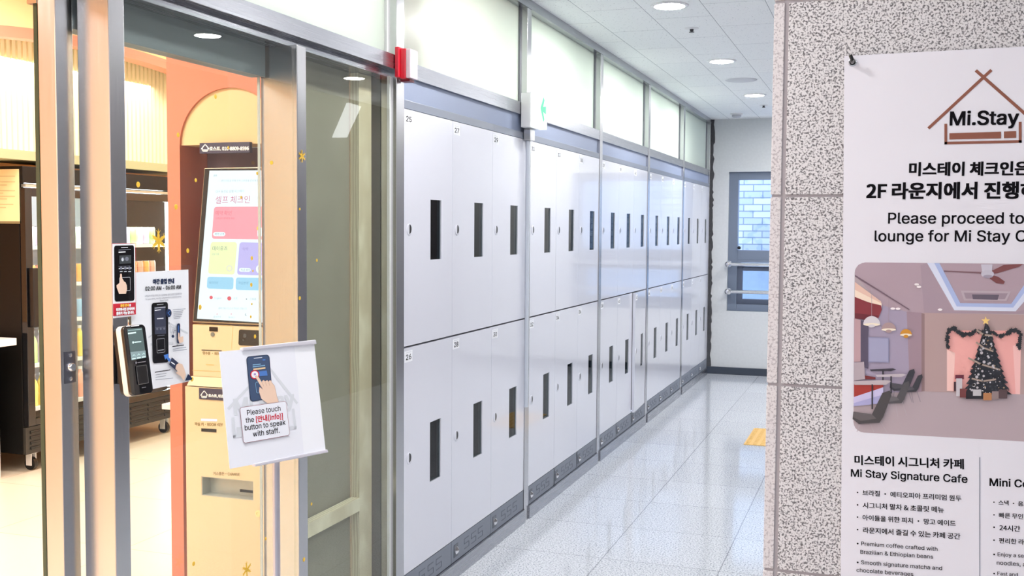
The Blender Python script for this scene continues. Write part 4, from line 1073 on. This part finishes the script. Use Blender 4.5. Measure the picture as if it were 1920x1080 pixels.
Q.build('printed_sign', sg)
pc = sC-sn*.02; pcz = sC.z-.13*1.0
ptop = at(526, 866, 0, sC.x-.005)
B().tube([(ptop.x-.012, ptop.y, .012), (ptop.x-.012, ptop.y, ptop.z+.02), (sC.x-.035, ptop.y+.0, sC.z)], .0085, 16).build('pole', mat('pole_silver', rgb(190, 190, 204), .28, .6), sg, smooth=True)
B().lathe((ptop.x-.012, ptop.y, 0), (0, 0, 1), [(.15, 0), (.15, .006), (.14, .01), (.012, .014), (0, .014)], 32).build('foot_plate', mat('foot_grey', rgb(120, 120, 128), .4, .5), sg, smooth=True)

# ------------------------------------------------------------------ hanging banner on the granite wall
YB = 2.284
bn = thing('banner', 'tall white vinyl banner with house logo and lounge picture, on the granite wall', 'banner', (1.9, YB, 1.2))
bl, br = at(1583, 105, 1, YB), at(1920, 86.7, 1, YB)
zt = bl.z; bw = .535
pts = [(bl.x, YB+.0012, zt), (bl.x+bw, YB+.0012, zt+.004), (bl.x+bw, YB+.0012, .25), (bl.x+.026, YB+.0012, .25)]
B().prism(pts, (0, -.0012, 0)).build('sheet', M_banner, bn)
eg = at(1598.5, 117, 1, YB)
B().lathe((eg.x, YB, eg.z), (0, -1, 0), [(.0045, 0), (.0085, .0), (.0085, .0012), (.006, .002), (.0045, .001)], 24).build('eyelet', M_chrome, bn, smooth=True)
eg2 = Vector((bl.x+bw-.018, YB, eg.z+.004))
B().lathe(eg2, (0, -1, 0), [(.0045, 0), (.0085, .0), (.0085, .0012), (.006, .002), (.0045, .001)], 24).build('eyelet', M_chrome, bn, smooth=True)
hk = B(); hk.tube([(eg.x, YB+.005, eg.z+.003), (eg.x, YB-.012, eg.z-.001), (eg.x, YB-.02, eg.z+.002), (eg.x-.004, YB-.021, eg.z+.012)], .0038, 10)
hk.lathe((eg.x, YB-.0025, eg.z), (0, -1, 0), [(.0065, 0), (.0065, .003), (0, .004)], 16)
tag(hk.build('wall_hook', M_blackg, None, smooth=True), 'small black hook through the eyelet at the top left corner of the banner', 'hook')
N = Print((1.6, YB, 1.0), (1, 0, 0), (0, 0, 1), .0006, .00008)
def cl(x, y): return (1420+x/3.6, y/3.6)
N.line(M_brown, [cl(1162, 860), cl(1572, 480)], .0058); N.line(M_brown, [cl(1482, 482), cl(1890, 842)], .0058)
N.line(M_brown, [cl(1272, 845), cl(1272, 966), cl(1774, 955), cl(1774, 832)], .0052)
N.poly(M_brown, [cl(1296, 900), cl(1645, 889), cl(1645, 934), cl(1296, 942)]); N.poly(M_brown, [cl(1664, 888), cl(1747, 885), cl(1747, 930), cl(1664, 933)])
N.text(M_ink, 'Mi.Stay', cl(1297, 846), cl(1765, 837), None, .02, 1.0)
N.build('printed_logo', bn)
N = Print((1.6, YB, 1.0), (1, 0, 0), (0, 0, 1), .0006, .00008)
N.text(M_ink, '미스테이 체크인은', (1704, 327.5), (1873, 326.5), '미스테이 체크', .014)
N.text(M_ink, '2F 라운지에서 진행하고', (1624, 370.5), (1910, 369.5), '2F 라운지에서 진행', .014)
N.build('korean_heading', bn)
N = Print((1.6, YB, 1.0), (1, 0, 0), (0, 0, 1), .0006, .00008)
def cm(x, y): return (1580+x/4.909, 280+y/4.909)
N.text(M_ink, 'Please proceed to the', cm(417, 683), cm(1669, 683), 'Please proceed to', .011)
N.text(M_ink, 'lounge for Mi Stay Check-in', cm(293, 846), cm(1690, 848), 'lounge for Mi Stay C', .011)
N.build('english_heading', bn)
N = Print((1.6, YB, 1.0), (1, 0, 0), (0, 0, 1), .0006, .00008)
def cb_(x, y): return (1580+x/4.153, 820+y/4.154)
N.text(M_ink, '미스테이 시그니처 카페', cb_(92, 206), cb_(944, 240), None, .011)
N.text(M_ink, 'Mi Stay Signature Cafe', cb_(64, 304), cb_(972, 354), None, .014)
for t_, p0, p1, ft in (('• 브라질 · 에티오피아 프리미엄 원두', (110, 446), (924, 494), None), ('• 시그니처 말차 & 초콜릿 메뉴', (110, 544), (788, 583), None), ('• 아이들을 위한 피치 · 망고 에이드', (110, 638), (880, 688), None), ('• 라운지에서 즐길 수 있는 카페 공간', (110, 736), (916, 790), None)):
    N.text(M_ink, t_, cb_(*p0), cb_(*p1), ft, .006)
for t_, p0, p1 in (('• Premium coffee crafted with', (110, 838), (738, 884)), ('Brazilian & Ethiopian beans', (138, 905), (704, 944)), ('• Smooth signature matcha and', (110, 984), (774, 1034)), ('chocolate beverages', (108, 1046), (550, 1080))):
    N.text(M_ink, t_, cb_(*p0), cb_(*p1), None, .006)
N.build('printed_cafe_column', bn)
N = Print((1.6, YB, 1.0), (1, 0, 0), (0, 0, 1), .0006, .00008)
N.line(M_inkg, [cb_(1068, 158), cb_(1068, 1400)], .0016)
N.build('column_rule', bn)
N = Print((1.6, YB, 1.0), (1, 0, 0), (0, 0, 1), .0006, .00008)
N.text(M_ink, 'Mini Convenience Store', cb_(1143, 376), cb_(1396, 389), 'Mini C', .018)
N.build('store_heading', bn)
N = Print((1.6, YB, 1.0), (1, 0, 0), (0, 0, 1), .0006, .00008)
for t_, p0, p1, ft in (('• 스낵 · 음료', (1172, 520), (1405, 534), '• 스낵 · 음'), ('• 빠른 무인', (1172, 620), (1405, 634), '• 빠른 무인'), ('• 24시간', (1172, 718), (1382, 731), None), ('• 편리한 라', (1172, 817), (1412, 832), None), ('• Enjoy a se', (1172, 922), (1410, 936), None), ('noodles, a', (1200, 990), (1425, 1004), None), ('• Fast and', (1172, 1070), (1365, 1082), None)):
    N.text(M_ink, t_, cb_(*p0), cb_(*p1), ft, .006)
N.build('printed_store_column', bn)

# the printed lounge picture: flat ink shapes
def cp3(x, y): return (1580+x/3.0853, 480+y/3.0857)
G = Print((1.6, YB, 1.0), (1, 0, 0), (0, 0, 1), .0003, .00006)
_pc = {}
def I(r, g, b): return mat('print_%d_%d_%d' % (r, g, b), rgb(r, g, b), .5)
def gp(col, pts): G.poly(I(*col), [cp3(*p) for p in pts])
RX = 1500
G.rr(I(186, 168, 174), [cp3(70, 37), cp3(RX, 50), cp3(RX, 1098), cp3(62, 1018)], .021)
gp((180, 157, 168), [(72, 110), (72, 85), (90, 52), (130, 37), (RX, 50), (RX, 340), (470, 330), (370, 322), (225, 285)])
gp((172, 150, 162), [(450, 52), (490, 42), (640, 318), (1000, 322), (RX, 230), (RX, 340), (470, 330)])
gp((170, 157, 180), [(225, 285), (370, 322), (460, 328), (460, 785), (270, 790), (66, 870), (64, 700), (66, 360)])
gp((166, 140, 152), [(370, 322), (460, 328), (460, 785), (390, 787)])
gp((186, 158, 156), [(460, 328), (1049, 340), (RX, 342), (RX, 808), (1049, 800), (460, 783)])
gp((150, 122, 124), [(456, 330), (474, 334), (474, 782), (456, 784)])
gp((248, 176, 170), [(603, 430), (1032, 432), (1026, 800), (603, 780)])
gp((255, 208, 200), [(603, 540), (650, 560), (640, 780), (603, 780)]); gp((255, 200, 196), [(985, 520), (1030, 500), (1026, 800), (1000, 798)])
gp((222, 226, 246), [(488, 40), (530, 41), (660, 292), (986, 298), (1075, 180), (1075, 235), (1000, 320), (646, 314)])
gp((176, 190, 232), [(530, 41), (560, 42), (680, 272), (975, 276), (1075, 130), (1075, 180), (986, 298), (660, 292)])
gp((190, 172, 182), [(683, 200), (972, 205), (948, 260), (702, 257)]); gp((164, 144, 156), [(700, 212), (955, 216), (938, 250), (712, 247)]); gp((104, 92, 108), [(748, 222), (905, 224), (896, 253), (753, 250)])
gp((130, 96, 104), [(585, 84), (800, 92), (800, 102), (585, 90)]); gp((128, 72, 74), [(858, 88), (930, 52), (1045, 46), (1020, 62), (900, 98), (865, 104)]); gp((124, 66, 68), [(858, 110), (900, 120), (938, 148), (930, 162), (890, 158), (850, 130)])
gp((206, 200, 214), [(800, 48), (866, 48), (862, 90), (806, 90)]); G.ell(I(200, 194, 208), *cp3(838, 104), 12, 7.5); G.ell(I(160, 150, 168), *cp3(840, 118), 9, 3)
for x, y in ((428, 164), (441, 178), (290, 304), (320, 305), (563, 310)): G.ell(I(255, 244, 246), *cp3(x, y), 4.4, 2.2)
# warm cornice and red shelf at the left
gp((250, 226, 206), [(71, 190), (225, 272), (225, 292), (70, 240)]); gp((236, 196, 180), [(71, 150), (222, 262), (225, 274), (71, 195)])
gp((138, 48, 58), [(70, 236), (150, 268), (222, 285), (226, 310), (208, 356), (150, 372), (70, 360)]); gp((110, 36, 48), [(70, 330), (208, 345), (196, 362), (150, 372), (70, 360)])
gp((120, 96, 110), [(71, 108), (388, 308), (384, 312), (71, 118)])
gp((196, 160, 166), [(68, 360), (104, 370), (104, 610), (66, 612)]); gp((92, 82, 104), [(104, 370), (148, 380), (148, 650), (104, 640)])
gp((150, 148, 180), [(148, 468), (268, 472), (268, 616), (148, 614)]); gp((168, 166, 196), [(154, 474), (262, 478), (262, 610), (154, 608)])
for x, y, yc, r, col, cc in ((168, 380, 180, 49, (222, 214, 220), (180, 166, 176)), (266, 410, 240, 42, (178, 150, 150), (170, 150, 160)), (366, 440, 296, 34, (214, 146, 44), None)):
    if cc: G.line(I(*cc), [cp3(x, yc), cp3(x, y-30)], .0007)
    G.ell(I(*col), *cp3(x, y+16), r/3.08, r/3.08*1.0, 18, 0, 180); G.ell(I(250, 236, 214), *cp3(x, y+16), r/3.08, 2.6); G.ell(I(*col), *cp3(x, y+24), r/3.08*.4, 3)
# bench, tables, chairs
gp((186, 170, 178), [(66, 616), (124, 610), (130, 712), (66, 720)]); gp((120, 40, 44), [(128, 690), (190, 700), (190, 712), (130, 712)])
gp((172, 56, 48), [(66, 742), (235, 742), (235, 760), (66, 815)]); gp((208, 200, 236), [(64, 815), (235, 758), (235, 850), (64, 868)]); gp((176, 172, 216), [(64, 850), (235, 800), (235, 850), (64, 868)])
def chair(sx, sy, s, c1_, c2_):
    def q(x, y): return (sx+x*s, sy+y*s)
    for a, b in ((q(.18, .85), q(.1, 1.28)), (q(.45, .85), q(.55, 1.4)), (q(.72, .8), q(.9, 1.35))): b = (b[0], min(b[1], 1012+b[0]*.016)); G.line(I(188, 176, 182) if c1_[0] > 60 else I(150, 140, 148), [cp3(*a), cp3(*b)], .0012)
    gp(c1_, [q(0, .55), q(.5, .62), q(.78, .05), q(.98, -.02), q(1.02, .12), q(.8, .7), q(.7, .85), q(.15, .88), q(-.02, .75)])
    gp(c2_, [q(0, .55), q(.5, .62), q(.62, .74), q(.2, .8), q(0, .7)])
def table(x0, x1, y, h, c, yb):
    gp(c, [(x0, y), (x1-20, y-6), (x1, y), (x1-30, y+h), (x0+8, y+h)]); xm = (x0+x1)/2
    G.line(I(40, 36, 46), [cp3(xm, y+h), cp3(xm, yb)], .0026)
table(156, 310, 655, 10, (66, 60, 72), 720)
chair(275, 655, 140, (58, 56, 66), (84, 80, 88)); table(190, 370, 686, 12, (200, 188, 196), 790)
chair(345, 685, 115, (60, 58, 66), (92, 86, 94))
chair(240, 725, 145, (86, 82, 86), (110, 104, 108))
table(62, 280, 722, 22, (196, 182, 188), 880)
chair(62, 780, 215, (78, 72, 74), (104, 96, 98))
# garland, tree, presents
random.seed(7)
gar = [(612, 530), (606, 480), (612, 430), (640, 415), (668, 440), (700, 458), (735, 450), (770, 435), (860, 440), (905, 462), (940, 455), (970, 432), (1005, 425), (1025, 450), (1018, 500), (1015, 540)]
cl_ = []
for (xa, ya), (xb, yb) in zip(gar[:-1], gar[1:]):
    for i in range(5):
        t_ = i/5; cx_, cy_ = xa+(xb-xa)*t_+random.uniform(-6, 6), ya+(yb-ya)*t_+random.uniform(-5, 5); rr_ = random.uniform(11, 17)
        cl_.append([cp3(cx_+rr_*(1 if j % 2 else .55)*math.cos(j*math.pi/6), cy_+rr_*(1 if j % 2 else .55)*math.sin(j*math.pi/6)) for j in range(12)])
for c in cl_: G.k += 0; G.poly(I(36, 38, 46), c); G.k -= .9
G.k += 2
def edge(t): return 26+t*120+6*math.sin(t*20)
left, right = [], []
for i in range(27):
    t_ = i/26; y = 392+t_*410; w_ = 8+t_*138
    j = 1 if i % 2 else .80
    left.append((832-w_*j*.98-random.uniform(0, 5), y+random.uniform(-4, 4)+(10 if i % 2 else 0))); right.append((832+w_*j+random.uniform(0, 5), y+random.uniform(-4, 4)+(10 if i % 2 else 0)))
gp((30, 32, 42), left+right[::-1])
twig = []
for i in range(150):
    t_ = random.random()**.6; y = 400+t_*395; x = 832+random.uniform(-1, 1)*(6+t_*128); r_ = random.uniform(5, 11)
    twig.append([cp3(x+r_*(1 if j % 2 else .35)*math.cos(j*math.pi/5), y+r_*(1 if j % 2 else .35)*math.sin(j*math.pi/5)) for j in range(10)])
G.many(I(54, 56, 66), twig)
for a, b, c in (((778, 430), (815, 455), (862, 460)), ((775, 500), (815, 530), (865, 548)), ((730, 590), (800, 625), (905, 655)), ((750, 708), (810, 722), (880, 712))):
    G.line(I(172, 152, 140), [cp3(*a), cp3(*b), cp3(*c)], .0034)
orn = [[], [], []]
for i in range(95):
    t_ = random.random()**.7; y = 420+t_*370; x = 832+random.uniform(-.9, .9)*(4+t_*118); r_ = random.choice((3, 4, 5, 7, 9)) if i < 60 else 2.4
    orn[0 if r_ > 6 else random.choice((0, 1, 2))].append([cp3(x+r_*math.cos(j*math.pi/5), y+r_*math.sin(j*math.pi/5)) for j in range(10)])
for o_, c in zip(orn, ((196, 190, 196), (222, 216, 222), (168, 140, 112))):
    if o_: G.many(I(*c), o_)
G.poly(I(250, 214, 130), [cp3(826+(26 if j % 2 == 0 else 11)*math.sin(j*math.pi/5), 374-(26 if j % 2 == 0 else 11)*math.cos(j*math.pi/5)) for j in range(10)])
for (x0_, y0_, x1_, y1_, c) in ((650, 685, 700, 710, (110, 40, 60)), (655, 706, 690, 808, (206, 198, 204)), (676, 765, 716, 816, (120, 60, 60)), (642, 725, 655, 780, (70, 40, 50)), (712, 780, 810, 824, (34, 30, 38)), (812, 790, 860, 832, (188, 128, 84)), (862, 780, 900, 826, (150, 130, 130)), (900, 770, 950, 822, (92, 70, 74)), (752, 770, 800, 806, (200, 196, 200))):
    gp(c, [(x0_, y0_), (x1_, y0_), (x1_, y1_), (x0_, y1_)])
G.build('printed_picture', bn)

bpy.data.scenes.remove(_ts)
